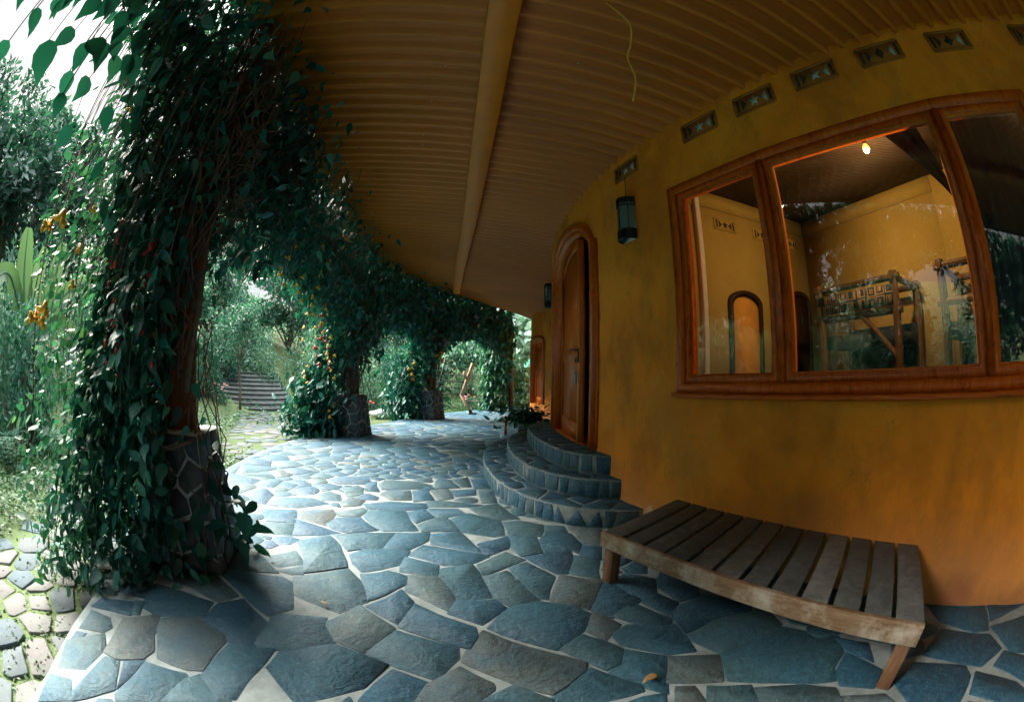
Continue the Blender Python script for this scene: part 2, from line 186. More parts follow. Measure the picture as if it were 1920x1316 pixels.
# ---------------------------------------------------------------- helpers: materials
class NM:
    def __init__(s, name):
        s.m = bpy.data.materials.new(name); s.m.use_nodes = True; s.t = s.m.node_tree; s.t.nodes.clear()
        s.out = s.t.nodes.new('ShaderNodeOutputMaterial')
        s.p = s.t.nodes.new('ShaderNodeBsdfPrincipled'); s.L(s.p.outputs[0], s.out.inputs[0])
        s.p.inputs['Roughness'].default_value = .7
    def n(s, typ, **kw):
        q = s.t.nodes.new('ShaderNode'+typ)
        for k, v in kw.items(): setattr(q, k, v)
        return q
    def L(s, a, b): s.t.links.new(a, b)
    def coord(s, kind='Object', scale=None, rot=None):
        c = s.n('TexCoord')
        if scale is None: return c.outputs[kind]
        mp = s.n('Mapping'); mp.inputs['Scale'].default_value = scale
        if rot: mp.inputs['Rotation'].default_value = rot
        s.L(c.outputs[kind], mp.inputs[0]); return mp.outputs[0]
    def noise(s, scale, detail=4, rough=.55, vec=None, dist=0):
        q = s.n('TexNoise'); q.inputs['Scale'].default_value = scale; q.inputs['Detail'].default_value = detail
        q.inputs['Roughness'].default_value = rough; q.inputs['Distortion'].default_value = dist
        s.L(vec if vec is not None else s.coord(), q.inputs['Vector']); return q.outputs[0]
    def ramp(s, fac, stops, interp='LINEAR'):
        q = s.n('ValToRGB'); q.color_ramp.interpolation = interp; e = q.color_ramp.elements
        while len(e) < len(stops): e.new(.5)
        for i, (pos, c) in enumerate(stops): e[i].position = pos; e[i].color = (*c, 1) if len(c) == 3 else c
        s.L(fac, q.inputs[0]); return q.outputs[0]
    def rng(s, v, a, b, c, d):
        q = s.n('MapRange'); 
        for i, x in enumerate((a, b, c, d)): q.inputs[i+1].default_value = x
        s.L(v, q.inputs[0]); return q.outputs[0]
    def mix(s, fac, a, b, mode='MIX'):
        q = s.n('Mix', data_type='RGBA', blend_type=mode)
        for i, v in ((0, fac), (6, a), (7, b)):
            if isinstance(v, (int, float)): q.inputs[i].default_value = v
            elif isinstance(v, tuple): q.inputs[i].default_value = (*v, 1)
            else: s.L(v, q.inputs[i])
        return q.outputs[2]
    def math(s, op, a, b=0.0):
        q = s.n('Math', operation=op)
        for i, v in enumerate((a, b)):
            if isinstance(v, (int, float)): q.inputs[i].default_value = v
            else: s.L(v, q.inputs[i])
        return q.outputs[0]
    def attr(s, name='tone'): return s.n('Attribute', attribute_name=name).outputs['Fac']
    def base(s, c):
        if isinstance(c, tuple): s.p.inputs['Base Color'].default_value = (*c, 1)
        else: s.L(c, s.p.inputs['Base Color'])
        return s
    def rough(s, v):
        if isinstance(v, (int, float)): s.p.inputs['Roughness'].default_value = v
        else: s.L(v, s.p.inputs['Roughness'])
        return s
    def bump(s, h, strength=.3, dist=.01):
        q = s.n('Bump'); q.inputs['Strength'].default_value = strength; q.inputs['Distance'].default_value = dist
        s.L(h, q.inputs['Height']); s.L(q.outputs[0], s.p.inputs['Normal']); return s
def leaf_mat(name, stops, trans=.3, rough=.42, spec=.5):
    k = NM(name); t = k.attr(); n = k.noise(1.3, 3); 
    f = k.math('ADD', k.math('MULTIPLY', t, .75), k.math('MULTIPLY', n, .25))
    c = k.ramp(f, stops); k.base(c).rough(rough); k.p.inputs['Specular IOR Level'].default_value = spec
    tr = k.n('BsdfTranslucent'); k.L(k.mix(1.0, c, (1.0, 1.25, .7), 'MULTIPLY'), tr.inputs[0])
    ms = k.n('MixShader'); ms.inputs[0].default_value = trans
    k.L(k.p.outputs[0], ms.inputs[1]); k.L(tr.outputs[0], ms.inputs[2]); k.L(ms.outputs[0], k.out.inputs[0])
    return k.m
def wood_mat(name, stops, rough=.4, scale=(6, 6, 1.2), bumps=.25, grime=None):
    k = NM(name); v = k.coord('Object', scale); n = k.noise(4, 6, .6, v, 1.2); t = k.attr()
    f = k.math('ADD', k.math('MULTIPLY', n, .7), k.math('MULTIPLY', t, .3))
    c = k.ramp(f, stops)
    if grime: c = k.mix(k.rng(k.noise(3.5, 5, .7), .48, .66, 0, .8), c, grime)
    k.base(c).rough(k.rng(n, .3, .7, rough-.08, rough+.15)).bump(n, bumps, .004); k.p.inputs['Specular IOR Level'].default_value = .28; return k.m
def plain(name, col, rough=.6, metal=0., var=.25, scale=9.):
    k = NM(name); n = k.noise(scale, 5)
    d = tuple(q*(1-var) for q in col); u = tuple(min(1, q*(1+var)) for q in col)
    k.base(k.ramp(n, [(.3, d), (.7, u)])).rough(k.rng(n, .3, .7, max(.05, rough-.1), min(1, rough+.1))); k.p.inputs['Metallic'].default_value = metal
    k.bump(n, .12, .004); return k.m

MT = {}
# ochre lime plaster with patches, runs and a rusty splash band near the floor
k = NM('ochre_plaster'); n1 = k.noise(1.1, 6, .6); n2 = k.noise(7, 6, .65); n3 = k.noise(2.2, 5, .6, k.coord('Object', (1.3, 1.3, .75)))
c = k.ramp(n1, [(.3, (.52, .140, .004)), (.5, (.88, .262, .006)), (.72, (.92, .33, .016))])
c = k.mix(k.rng(n3, .46, .70, 0, .65), c, (.38, .12, .008)); c = k.mix(k.rng(n2, .55, .75, 0, .3), c, (.66, .35, .10))
ck = k.n('TexVoronoi', feature='DISTANCE_TO_EDGE'); ck.inputs['Scale'].default_value = 1.3; vd = k.n('VectorMath', operation='ADD'); nv = k.n('TexNoise'); nv.inputs['Scale'].default_value = 3.0; nv.inputs['Detail'].default_value = 6; k.L(k.coord(), nv.inputs['Vector']); k.L(k.coord(), vd.inputs[0]); k.L(nv.outputs[1], vd.inputs[1]); k.L(vd.outputs[0], ck.inputs['Vector'])
c = k.mix(k.math('MULTIPLY', k.rng(ck.outputs['Distance'], .0, .006, .55, 0), k.rng(n1, .5, .6, 0, 1)), c, (.22, .08, .01))
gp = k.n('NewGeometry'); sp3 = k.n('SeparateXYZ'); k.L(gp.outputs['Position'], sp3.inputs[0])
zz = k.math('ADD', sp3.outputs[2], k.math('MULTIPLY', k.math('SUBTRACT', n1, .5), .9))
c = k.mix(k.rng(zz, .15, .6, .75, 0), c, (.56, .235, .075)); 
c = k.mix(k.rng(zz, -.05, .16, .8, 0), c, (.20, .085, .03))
def spot(pos, r0, r1, col, c, amt=.9):
    vm = k.n('VectorMath', operation='DISTANCE'); k.L(gp.outputs['Position'], vm.inputs[0]); vm.inputs[1].default_value = pos
    d = k.math('ADD', vm.outputs['Value'], k.math('MULTIPLY', k.math('SUBTRACT', k.noise(14, 3), .5), r1*.9))
    return k.mix(k.rng(d, r0, r1, amt, 0), c, col)
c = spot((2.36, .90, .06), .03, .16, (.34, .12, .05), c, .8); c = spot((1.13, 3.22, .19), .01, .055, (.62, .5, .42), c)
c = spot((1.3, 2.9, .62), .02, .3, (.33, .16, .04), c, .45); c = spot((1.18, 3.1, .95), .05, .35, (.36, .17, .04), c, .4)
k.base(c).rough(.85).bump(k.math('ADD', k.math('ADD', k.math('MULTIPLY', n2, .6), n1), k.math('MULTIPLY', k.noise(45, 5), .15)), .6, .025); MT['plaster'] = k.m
k = NM('interior_plaster'); n1 = k.noise(1.5, 5); c = k.ramp(n1, [(.3, (.46, .34, .075)), (.7, (.56, .42, .11))])
k.base(c).rough(.85).bump(k.noise(9, 4), .2, .01); MT['iplaster'] = k.m; MT['ifrieze'] = plain('pale_frieze_plaster', (.40, .30, .07), .85, 0, .08)
MT['white'] = plain('white_paint', (.74, .72, .66), .6, 0, .06)
k = NM('painted_corrugated_sheet'); n1 = k.noise(.8, 4); n2 = k.noise(30, 3)
k.base(k.ramp(n1, [(.3, (.47, .128, .004)), (.7, (.62, .178, .008))])).rough(k.rng(n2, .3, .7, .42, .62)).bump(n2, .06, .003); MT['ceil'] = k.m
MT['beam'] = plain('painted_beam', (.70, .205, .010), .5, 0, .12, 4)
MT['frame'] = wood_mat('varnished_red_wood', [(.25, (.26, .034, .003)), (.5, (.60, .100, .006)), (.75, (.74, .19, .015))], .32, (6, 6, 2.0), .15)
MT['framebar'] = wood_mat('varnished_red_wood_rails', [(.25, (.26, .034, .003)), (.5, (.60, .100, .006)), (.75, (.74, .19, .015))], .30, (1.2, 1.2, 7), .15)
MT['door'] = wood_mat('door_red_wood', [(.25, (.32, .055, .004)), (.5, (.62, .13, .009)), (.75, (.74, .22, .022))], .35, (7, 7, .7), .2)
MT['dark_wood'] = wood_mat('dark_stained_wood', [(.3, (.02, .010, .006)), (.7, (.055, .028, .014))], .4)
MT['post'] = wood_mat('weathered_log', [(.3, (.07, .025, .010)), (.55, (.17, .06, .02)), (.8, (.25, .10, .035))], .65, (9, 9, .8), .6)
MT['bamboo'] = wood_mat('peeled_log_poles', [(.3, (.08, .042, .014)), (.7, (.20, .11, .04))], .5, (6, 6, 2), .2)
MT['slat'] = wood_mat('grey_weathered_slats', [(.2, (.045, .055, .058)), (.5, (.12, .13, .13)), (.8, (.25, .25, .235))], .75, (3.0, 3.0, 3.0), .5)
MT['apron'] = wood_mat('worn_varnish_apron', [(.25, (.10, .055, .03)), (.5, (.23, .14, .08)), (.75, (.40, .30, .20))], .55, (1.6, 1.6, 12), .4, (.55, .50, .42))
MT['leg'] = wood_mat('bench_leg_wood', [(.25, (.06, .028, .014)), (.5, (.14, .068, .034)), (.75, (.25, .14, .08))], .55, (14, 14, 2), .4)
k = NM('slate'); t = k.attr(); n1 = k.noise(3.0, 6, .65); n2 = k.noise(24, 8, .7); n3 = k.noise(7, 5, .6, None, 1.5)
c = k.ramp(t, [(0, (.004, .050, .108)), (.3, (.009, .072, .130)), (.52, (.016, .086, .128)), (.7, (.028, .090, .116)), (.86, (.048, .096, .106)), (1, (.10, .112, .104))])
c = k.mix(k.rng(n1, .42, .68, 0, .65), c, (.008, .082, .158)); c = k.mix(k.rng(n3, .56, .7, 0, .4), c, (.06, .105, .115)); c = k.mix(k.rng(n2, .5, .72, 0, .45), c, (.085, .20, .25))
c = k.mix(k.rng(n2, .48, .3, 0, .7), c, (.012, .035, .055)); n4 = k.noise(70, 6, .75); c = k.mix(k.rng(n4, .5, .7, 0, .55), c, (.08, .17, .205)); c = k.mix(k.rng(n4, .48, .3, 0, .6), c, (.012, .035, .055)); c = k.mix(k.rng(k.noise(.55, 4), .45, .7, 0, .15), c, (.12, .17, .18))
k.base(c).rough(k.rng(n1, .3, .7, .5, .78)).bump(k.math('ADD', n3, k.math('MULTIPLY', n2, .7)), .85, .016); MT['slate'] = k.m
k = NM('mortar'); n1 = k.noise(5, 6, .7); n2 = k.noise(60, 4)
k.base(k.ramp(n1, [(.25, (.08, .105, .11)), (.5, (.185, .225, .23)), (.75, (.30, .35, .355))])).rough(.9).bump(n2, .4, .006); MT['mortar'] = k.m
MT['dmortar'] = plain('dull_mortar', (.42, .48, .48), .9, 0, .3)
k = NM('dark_stone'); t = k.attr(); n2 = k.noise(20, 7, .7); c = k.ramp(t, [(0, (.022, .04, .055)), (.5, (.05, .07, .085)), (1, (.09, .09, .095))])
c = k.mix(k.rng(n2, .5, .75, 0, .4), c, (.2, .22, .22)); k.base(c).rough(.75).bump(n2, .5, .01); MT['stone'] = k.m
MT['stairstone'] = plain('stair_riser_stone', (.19, .21, .22), .9, 0, .35, 5)
k = NM('path_stone'); t = k.attr(); n2 = k.noise(16, 7, .7); c = k.ramp(t, [(0, (0.0465, 0.0806, 0.1054)), (.4, (0.0806, 0.1023, 0.1116)), (.7, (0.1054, 0.1023, 0.1023)), (1, (0.1364, 0.1457, 0.1426))])
c = k.mix(k.rng(n2, .5, .75, 0, .4), c, (.15, .165, .165)); k.base(c).rough(.85).bump(n2, .5, .01); MT['pstone'] = k.m
k = NM('garden_soil'); n1 = k.noise(.35, 5); n2 = k.noise(6, 6, .7); c = k.ramp(n1, [(.35, (.05, .085, .03)), (.65, (.09, .14, .05))])
c = k.mix(k.rng(n2, .55, .72, 0, .7), c, (.10, .085, .05)); k.base(c).rough(.95).bump(n2, .8, .05); MT['ground'] = k.m
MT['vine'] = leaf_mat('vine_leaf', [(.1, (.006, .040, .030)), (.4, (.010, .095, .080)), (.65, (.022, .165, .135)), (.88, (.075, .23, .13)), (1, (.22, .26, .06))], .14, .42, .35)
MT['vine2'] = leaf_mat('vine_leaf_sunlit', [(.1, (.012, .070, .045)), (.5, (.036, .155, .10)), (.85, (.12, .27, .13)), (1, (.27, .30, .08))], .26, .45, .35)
MT['shrub'] = leaf_mat('shrub_leaf', [(.15, (0.0131, 0.0706, 0.0530)), (.5, (0.0421, 0.1512, 0.1152)), (.9, (0.1264, 0.2722, 0.2131))], .3, .5)
MT['tree'] = leaf_mat('tree_leaf', [(.15, (0.0041, 0.0306, 0.0274)), (.5, (0.0182, 0.0766, 0.0668)), (.9, (0.0743, 0.1710, 0.1467))], .3, .5)
MT['pale'] = leaf_mat('pale_leaf', [(.15, (0.0486, 0.1380, 0.1001)), (.5, (0.0972, 0.2190, 0.1581)), (.9, (0.1768, 0.3142, 0.2424))], .3, .5)
MT['grass'] = leaf_mat('ground_cover_leaf', [(.15, (0.0143, 0.0549, 0.0159)), (.5, (0.0357, 0.1066, 0.0354)), (.9, (0.0762, 0.1744, 0.0751))], .3, .55)
MT['banana'] = leaf_mat('banana_leaf', [(.1, (0.0592, 0.1128, 0.0592)), (.6, (0.1008, 0.1720, 0.0944)), (.95, (0.1536, 0.2248, 0.1424))], .4, .4)
MT['twig'] = plain('vine_stem', (.115, .075, .055), .8, 0, .45, 20)
MT['bark'] = plain('tree_bark', (.13, .105, .08), .9, 0, .4, 6)
MT['red'] = plain('red_petal', (.58, .03, .02), .5, 0, .2, 30)
MT['yellow'] = plain('yellow_petal', (.74, .42, .02), .5, 0, .2, 30)
MT['pink'] = plain('pink_petal', (.70, .34, .38), .5, 0, .2, 30)
MT['bract'] = plain('dark_red_bract', (.06, .025, .02), .55, 0, .3, 30)
MT['black'] = plain('black_iron', (.014, .016, .018), .42, .6, .2)
MT['blackp'] = plain('black_cord', (.012, .012, .012), .6, 0, .2)
MT['steel'] = plain('pale_metal', (.45, .47, .48), .35, .9, .1)
MT['lglass'] = plain('frosted_lamp_glass', (.10, .16, .175), .18, 0, .12, 5)
MT['wire'] = plain('bare_ochre_wire', (.80, .45, .08), .5, 0, .1)
MT['vent'] = plain('vent_block_clay', (.34, .115, .008), .85, 0, .2)
MT['ventp'] = plain('vent_lit_recess', (.34, .40, .40), .6, 0, .2)  # pale colour stands in for light on the surfaces inside the openings
MT['hole'] = plain('vent_shadowed_slot', (.03, .022, .012), .9, 0, .2)
MT['navy'] = plain('navy_cloth', (.012, .018, .034), .85, 0, .4, 12)
MT['cane'] = None
k = NM('cane_ceiling'); wv = k.n('TexWave', wave_type='BANDS', bands_direction='DIAGONAL'); wv.inputs['Scale'].default_value = 14; wv.inputs['Distortion'].default_value = 3; wv.inputs['Detail'].default_value = 3; k.L(k.coord(), wv.inputs[0])
k.base(k.ramp(wv.outputs[0], [(.2, (.012, .007, .003)), (.8, (.06, .032, .012))])).rough(.7).bump(wv.outputs[0], .8, .02); MT['cane'] = k.m
MT['pot'] = plain('glazed_pale_pot', (.42, .47, .42), .4, 0, .15)
MT['potdark'] = plain('dark_pot_band', (.05, .06, .06), .5)
MT['tarp'] = plain('green_sheet_roof', (.03, .30, .20), .5, 0, .1)
MT['rail'] = plain('grey_white_timber', (.50, .53, .53), .7, 0, .15)
MT['whiterock'] = plain('pale_rock', (.55, .56, .56), .85, 0, .2)
MT['pinkwood'] = wood_mat('pale_peeled_branch', [(.3, (.38, .22, .15)), (.7, (.58, .40, .29))], .6)
MT['tag'] = plain('blue_key_tag', (.12, .26, .30), .4)
MT['litroom'] = plain('lit_room_orange', (.85, .42, .06), .85, 0, .1)  # bright orange stands in for the glow of a lit room
MT['leafdry'] = plain('dry_fallen_leaf', (.36, .22, .09), .7, 0, .3)
k = NM('window_glass'); k.t.nodes.remove(k.p)
fr = k.n('Fresnel'); fr.inputs[0].default_value = 1.66; gl = k.n('BsdfGlossy'); gl.inputs['Roughness'].default_value = 0.0
tr = k.n('BsdfTransparent'); tr.inputs[0].default_value = (.93, .95, .94, 1); ms = k.n('MixShader')
f = k.math('MINIMUM', k.math('MULTIPLY', fr.outputs[0], 1.9), 1.0)   # both faces of a pane mirror
k.L(f, ms.inputs[0]); k.L(tr.outputs[0], ms.inputs[1]); k.L(gl.outputs[0], ms.inputs[2]); k.L(ms.outputs[0], k.out.inputs[0]); MT['glass'] = k.m
k = NM('lit_bulb'); k.p.inputs['Base Color'].default_value = (1, .8, .5, 1); k.p.inputs['Emission Color'].default_value = (1, .42, .05, 1); k.p.inputs['Emission Strength'].default_value = .8; MT['bulb'] = k.m
# woven valance: navy with ochre figures
k = NM('woven_valance'); ck = k.n('TexVoronoi', feature='F1', distance='CHEBYCHEV'); ck.inputs['Scale'].default_value = 9; ck.inputs['Randomness'].default_value = .15
k.L(k.coord(), ck.inputs['Vector']); md = k.math('PINGPONG', ck.outputs['Distance'], .13)
k.base(k.ramp(k.math('MULTIPLY', md, 7.0), [(.45, (.012, .018, .03)), (.6, (.36, .20, .07))], 'CONSTANT')).rough(.9); MT['valance'] = k.m
# ---------------------------------------------------------------- plan of the place (metres)
WP = [(10.5,-12.5),(8.6,-8.8),(6.8,-5.8),(5.2,-3.2),(4.1,-1.7),(3.25,-.42),(2.71,.4),(2.21,1.13),(1.55,2.35),(1.08,3.38),(.84,4.2),(.66,5.3),(.62,6.3),(.68,7.1),(1.1,8.5),(1.25,11),(.97,12.9),(.63,13.8),(.9,15.5),(2.2,17.5),(5,19)]
WC = spline(WP, 60); WS = np.concatenate([[0], np.cumsum(np.hypot(*np.diff(WC, axis=0).T))]); WS -= WS[180]
def wall(s, z=0., off=0.):
    x = np.interp(s, WS, WC[:, 0]); y = np.interp(s, WS, WC[:, 1])
    x2 = np.interp(s+.05, WS, WC[:, 0]); y2 = np.interp(s+.05, WS, WC[:, 1]); x1 = np.interp(s-.05, WS, WC[:, 0]); y1 = np.interp(s-.05, WS, WC[:, 1])
    T = Vector((x2-x1, y2-y1, 0)).normalized(); n = Vector((-T.y, T.x, 0))
    return Vector((x, y, z))+n*off
def wnorm(s): return (wall(s, 0, 1)-wall(s, 0, 0)).normalized()
EP = [(-1.2,-13),(-1.4,-9),(-1.5,-7),(-1.55,-4),(-1.55,-1.5),(-1.64,0),(-2.06,.85),(-2.75,2.2),(-3.63,4.62),(-4.02,7.0),(-3.75,9.2),(-3.3,11.2),(-2.95,12.9),(-2.1,15.5),(-.5,17.9),(2,19.6)]
EC = spline(EP, 30)
EV = [(-1.6,-13.5),(-1.8,-9),(-1.9,-7.5),(-2.05,-4),(-2.1,-1),(-2.2,1.9),(-2.75,4.6),(-3.35,8.3),(-3.2,10.6),(-2.45,12.9),(-1.35,15.2),(.05,17.0),(2.6,19.2)]   # eave line
VC = spline(EV, 30)
def xo(y): return float(np.interp(y, EC[:, 1], EC[:, 0]))
def xi(y): return float(np.interp(y, WC[:, 1], WC[:, 0])) if y > -12.5 else 10.5
def inside(x, y): return -12.6 < y < 19 and xo(y) < x < xi(y)+.12
def gz(x, y):       # garden ground height
    u = xo(min(max(y, -13), 19.6))-x
    d = max(u-4.4, (y-23)*.8, 0.0)
    return -.13+min(13.0, .34*d*d/(d+2.0))

# ---------------------------------------------------------------- flagstones
def clip(poly, nx, ny, c):     # keep nx*x+ny*y <= c
    out = []
    for i in range(len(poly)):
        a = poly[i]; b = poly[(i+1) % len(poly)]
        da = nx*a[0]+ny*a[1]-c; db = nx*b[0]+ny*b[1]-c
        if da <= 0: out.append(a)
        if da*db < 0:
            t = da/(da-db); out.append((a[0]+(b[0]-a[0])*t, a[1]+(b[1]-a[1])*t))
    return out
def voronoi(seeds, gap, reach=1.2, wt=0.):
    P = np.array(seeds); cells = []; Wt = np.array([random.uniform(-wt, wt) for _ in P])
    for i, p in enumerate(P):
        d = np.hypot(*(P-p).T); idx = np.argsort(d); poly = [(p[0]-reach, p[1]-reach), (p[0]+reach, p[1]-reach), (p[0]+reach, p[1]+reach), (p[0]-reach, p[1]+reach)]
        for j in idx[1:26]:
            if d[j] > 2*reach: break
            if d[j] < 1e-6: continue
            nx, ny = (P[j]-p)/d[j]; m_ = (P[j]+p)/2
            g = gap*(.55+.9*(math.sin(p[0]*13.7+P[j][0]*13.7)*.5+.5))
            poly = clip(poly, nx, ny, nx*m_[0]+ny*m_[1]-g+max(-.3*d[j], min(.3*d[j], (Wt[i]-Wt[j])/(2*d[j]))))
            if len(poly) < 3: break
        cells.append(poly if len(poly) >= 3 else None)
    return cells
def wob(x, y, a, f=9.):
    return (a*(math.sin(f*x+2.3*math.sin(f*.7*y))+.6*math.sin(2.3*f*y+x*5)), a*(math.sin(f*y+1.3+2.1*math.sin(f*.8*x))+.6*math.sin(2.1*f*x+y*6)))
def rough_poly(poly, step=.07, amp=.006, cx=None):
    out = []
    n = len(poly)
    for i in range(n):
        a = np.array(poly[i]); b = np.array(poly[(i+1) % n]); L = np.hypot(*(b-a))
        c = min(.05*L, .007)
        k = max(1, int(L/step)); ts = [c/L]+[q/k for q in range(1, k)]+[1-c/L] if L > .05 else [.5]
        for t in ts:
            p = a+(b-a)*t; o = wob(p[0], p[1], amp); out.append((p[0]+o[0], p[1]+o[1]))
    return out
def area(poly): return .5*abs(sum(poly[i][0]*poly[(i+1) % len(poly)][1]-poly[(i+1) % len(poly)][0]*poly[i][1] for i in range(len(poly))))
def stone(mb, poly, h, fn, bev=.008, tone=None, z0=-.01, tilt=.004):
    """one flat stone: skirt, worn edge, top; fn maps (u, v, w) to space"""
    if area(poly) < .0025: return
    c = np.mean(poly, axis=0); n = len(poly); tone = random.random() if tone is None else tone
    tx, ty = random.uniform(-tilt, tilt), random.uniform(-tilt, tilt); vs = []
    for q, hh in ((0, z0), (0, h-bev*.6), (1, h)):
        for p in poly:
            d = np.array(p)-c; L = max(np.hypot(*d), 1e-6); r = np.array(p)-d/L*bev*q
            vs.append(fn(r[0], r[1], hh+(d[0]*tx+d[1]*ty)/.3*(hh > 0)))
    fs = [(k*n+i, k*n+(i+1) % n, (k+1)*n+(i+1) % n, (k+1)*n+i) for k in range(2) for i in range(n)]+[tuple(range(2*n, 3*n))]
    mb.add(vs, fs, tone, 0)
def fill_seeds(seeds, test, box, r, tries=9000, ng=0, rg=.12):
    gh = np.array([p for p in seeds[:ng]]) if ng else None
    pts = [np.array(p) for p in seeds]; cell = r; grid = {}
    for p in pts[ng:]: grid.setdefault((int(p[0]//cell), int(p[1]//cell)), []).append(p)
    for _ in range(tries):
        x = random.uniform(box[0], box[1]); y = random.uniform(box[2], box[3])
        if not test(x, y): continue
        if ng and np.min(np.hypot(gh[:, 0]-x, gh[:, 1]-y)) < rg: continue
        rr = r*random.uniform(.7, 1.2); ok = True; gx, gy = int(x//cell), int(y//cell)
        for i in range(-2, 3):
            for j in range(-2, 3):
                for q in grid.get((gx+i, gy+j), ()):
                    if (q[0]-x)**2+(q[1]-y)**2 < rr*rr: ok = False; break
                if not ok: break
            if not ok: break
        if ok:
            p = np.array((x, y)); pts.append(p); grid.setdefault((gx, gy), []).append(p)
    return pts
def in_poly(x, y, P):
    c = False; j = len(P)-1
    for i in range(len(P)):
        if (P[i][1] > y) != (P[j][1] > y) and x < (P[j][0]-P[i][0])*(y-P[i][1])/(P[j][1]-P[i][1])+P[i][0]: c = not c
        j = i
    return c
ghost = []
for P in STONES:
    c = np.mean(P, axis=0); ghost.append(c)
    for i in range(len(P)):
        for q in (np.array(P[i]), (np.array(P[i])+np.array(P[(i+1) % len(P)]))/2):
            d = c-q; L = np.hypot(*d); ghost.append(q+d/max(L, 1e-6)*min(L*.6, .06))
SB = [(min(p[0] for p in P)-.07, max(p[0] for p in P)+.07, min(p[1] for p in P)-.07, max(p[1] for p in P)+.07, P) for P in STONES]
GA = np.array(ghost)
def open_floor(x, y):
    if not inside(x, y): return False
    if -2.6 < x < 3 and 0 < y < 6.4 and np.min(np.hypot(GA[:, 0]-x, GA[:, 1]-y)) < .11: return False
    return not any(b[0] < x < b[1] and b[2] < y < b[3] and in_poly(x, y, b[4]) for b in SB)
NG = len(ghost)
sd_ = fill_seeds(ghost+[p for p in SEEDS if open_floor(*p)], open_floor, (-4.2, 5, -12.5, 19), .36, 14000, NG, .11)
sd_ = fill_seeds(sd_, open_floor, (-2.6, 3, 0, 6.4), .17, 5000, NG, .105)
fl = MB()
for gi, (p, poly) in enumerate(zip(sd_, voronoi(sd_, .0048, 1.2, .014))):
    if poly is None or gi < NG: continue
    poly = rough_poly(poly, .07, .0075); q2 = []
    for v in poly:
        if not inside(*v):
            a = np.array(p); b = np.array(v)
            for _ in range(12):
                m_ = (a+b)/2
                if inside(*m_): a = m_
                else: b = m_
            v = tuple(a)
        q2.append(v)
    stone(fl, q2, random.uniform(.002, .005), lambda u, v, w_: (u, v, w_), .004)
for P in STONES:
    c = np.mean(P, axis=0); r = np.mean([np.hypot(*(np.array(v)-c)) for v in P]); stone(fl, [v for v in rough_poly([tuple(c+(np.array(v)-c)*(1+.018/r)) for v in P], .06, .005) if inside(*v)], random.uniform(.002, .005), lambda u, v, w_: (u, v, w_), .004)
flo = fl.build('flagstones', MT['slate'])
sb = MB(); ys = np.linspace(-13, 19.2, 160); vs = []
for y in ys: vs += [(xo(y), y, 0), (xi(y)+.5, y, 0), (xo(y)-.02, y, -.3)]
fs = []
for i in range(len(ys)-1): a = 3*i; b = a+3; fs += [(a, a+1, b+1, b), (a, b, b+2, a+2)]
sb.add(vs, fs); sl_ = sb.build('verandah_floor', MT['mortar']); tag(sl_, kind='structure')
flo.parent = sl_

# garden ground: one sheet out to the hills
gx = np.concatenate([np.linspace(-160, -40, 13), np.linspace(-36, 4, 81), np.linspace(8, 160, 16)])
gy = np.concatenate([np.linspace(-160, -30, 12), np.linspace(-26, 40, 133), np.linspace(48, 190, 14)])
V = []; 
for y in gy:
    for x in gx: V.append((x, y, gz(x, y)+.06*min(1, max(0, (xo(min(max(y, -13), 19.6))-x-2.2)/4))*math.sin(x*1.7+y)*math.sin(y*1.3) if not (xo(min(max(y, -13), 19.6))-.2 < x and y < 20) else -.16))
nx_ = len(gx); lp = []; 
for j in range(len(gy)-1):
    for i in range(nx_-1): lp += [j*nx_+i, j*nx_+i+1, (j+1)*nx_+i+1, (j+1)*nx_+i]
g = link(bpy.data.objects.new('ground', mesh_np('ground', V, lp, [4]*(len(lp)//4), MT['ground'], None, True))); tag(g, kind='structure')

# ---------------------------------------------------------------- the house
house = thing('house', 'round-walled house with ochre plaster, red wood window and door and a deep verandah', 'house')
ZC = 3.33                                           # where the verandah ceiling meets the wall
W0, W1 = 4.18, 7.36                                 # window opening along the wall
PAN = [(W1-.0, 6.46), (6.46, 5.03), (5.03, W0)]     # three panels
ZB, ZT = 1.16, 2.77
D0, D1, DZ, DR = 8.68, 10.55, 2.62, .44             # arched main door: jambs, spring height, rise
F0, F1, FZ, FR = 17.42, 18.32, 2.30, .25            # far arched door
def arch_top(s, a, b, z, r): t = (s-(a+b)/2)/((b-a)/2); return z+r*math.sqrt(max(0, 1-t*t))
br = sorted(set([WS[0], W0, W1, D0, D1, F0, F1]+list(np.linspace(D0, D1, 15))+list(np.linspace(F0, F1, 9))+list(np.arange(WS[0]+.2, WS[-1], .22))))
br = [b for i, b in enumerate(br) if i == 0 or b-br[i-1] > 1e-4]
mb = MB()
def quad(s0, s1, za, zb, zc, zd):
    mb.add([wall(s0, za), wall(s1, zb), wall(s1, zc), wall(s0, zd)], [(0, 1, 2, 3)])
FL = .55
for a, b in zip(br[:-1], br[1:]):
    m_ = (a+b)/2
    if W0 < m_ < W1: quad(a, b, -.3, -.3, ZB, ZB); quad(a, b, ZT, ZT, 3.6, 3.6)
    elif D0 < m_ < D1: quad(a, b, -.3, -.3, FL, FL); quad(a, b, arch_top(a, D0, D1, DZ, DR), arch_top(b, D0, D1, DZ, DR), 3.6, 3.6)
    elif F0 < m_ < F1: quad(a, b, -.3, -.3, .5, .5); quad(a, b, arch_top(a, F0, F1, FZ, FR), arch_top(b, F0, F1, FZ, FR), 3.6, 3.6)
    else: quad(a, b, -.3, -.3, 1.2, 1.2); quad(a, b, 1.2, 1.2, 3.6, 3.6)
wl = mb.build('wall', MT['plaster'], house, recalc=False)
import bmesh
bm = bmesh.new(); bm.from_mesh(wl.data); bmesh.ops.remove_doubles(bm, verts=bm.verts, dist=.0005); bm.to_mesh(wl.data); bm.free()
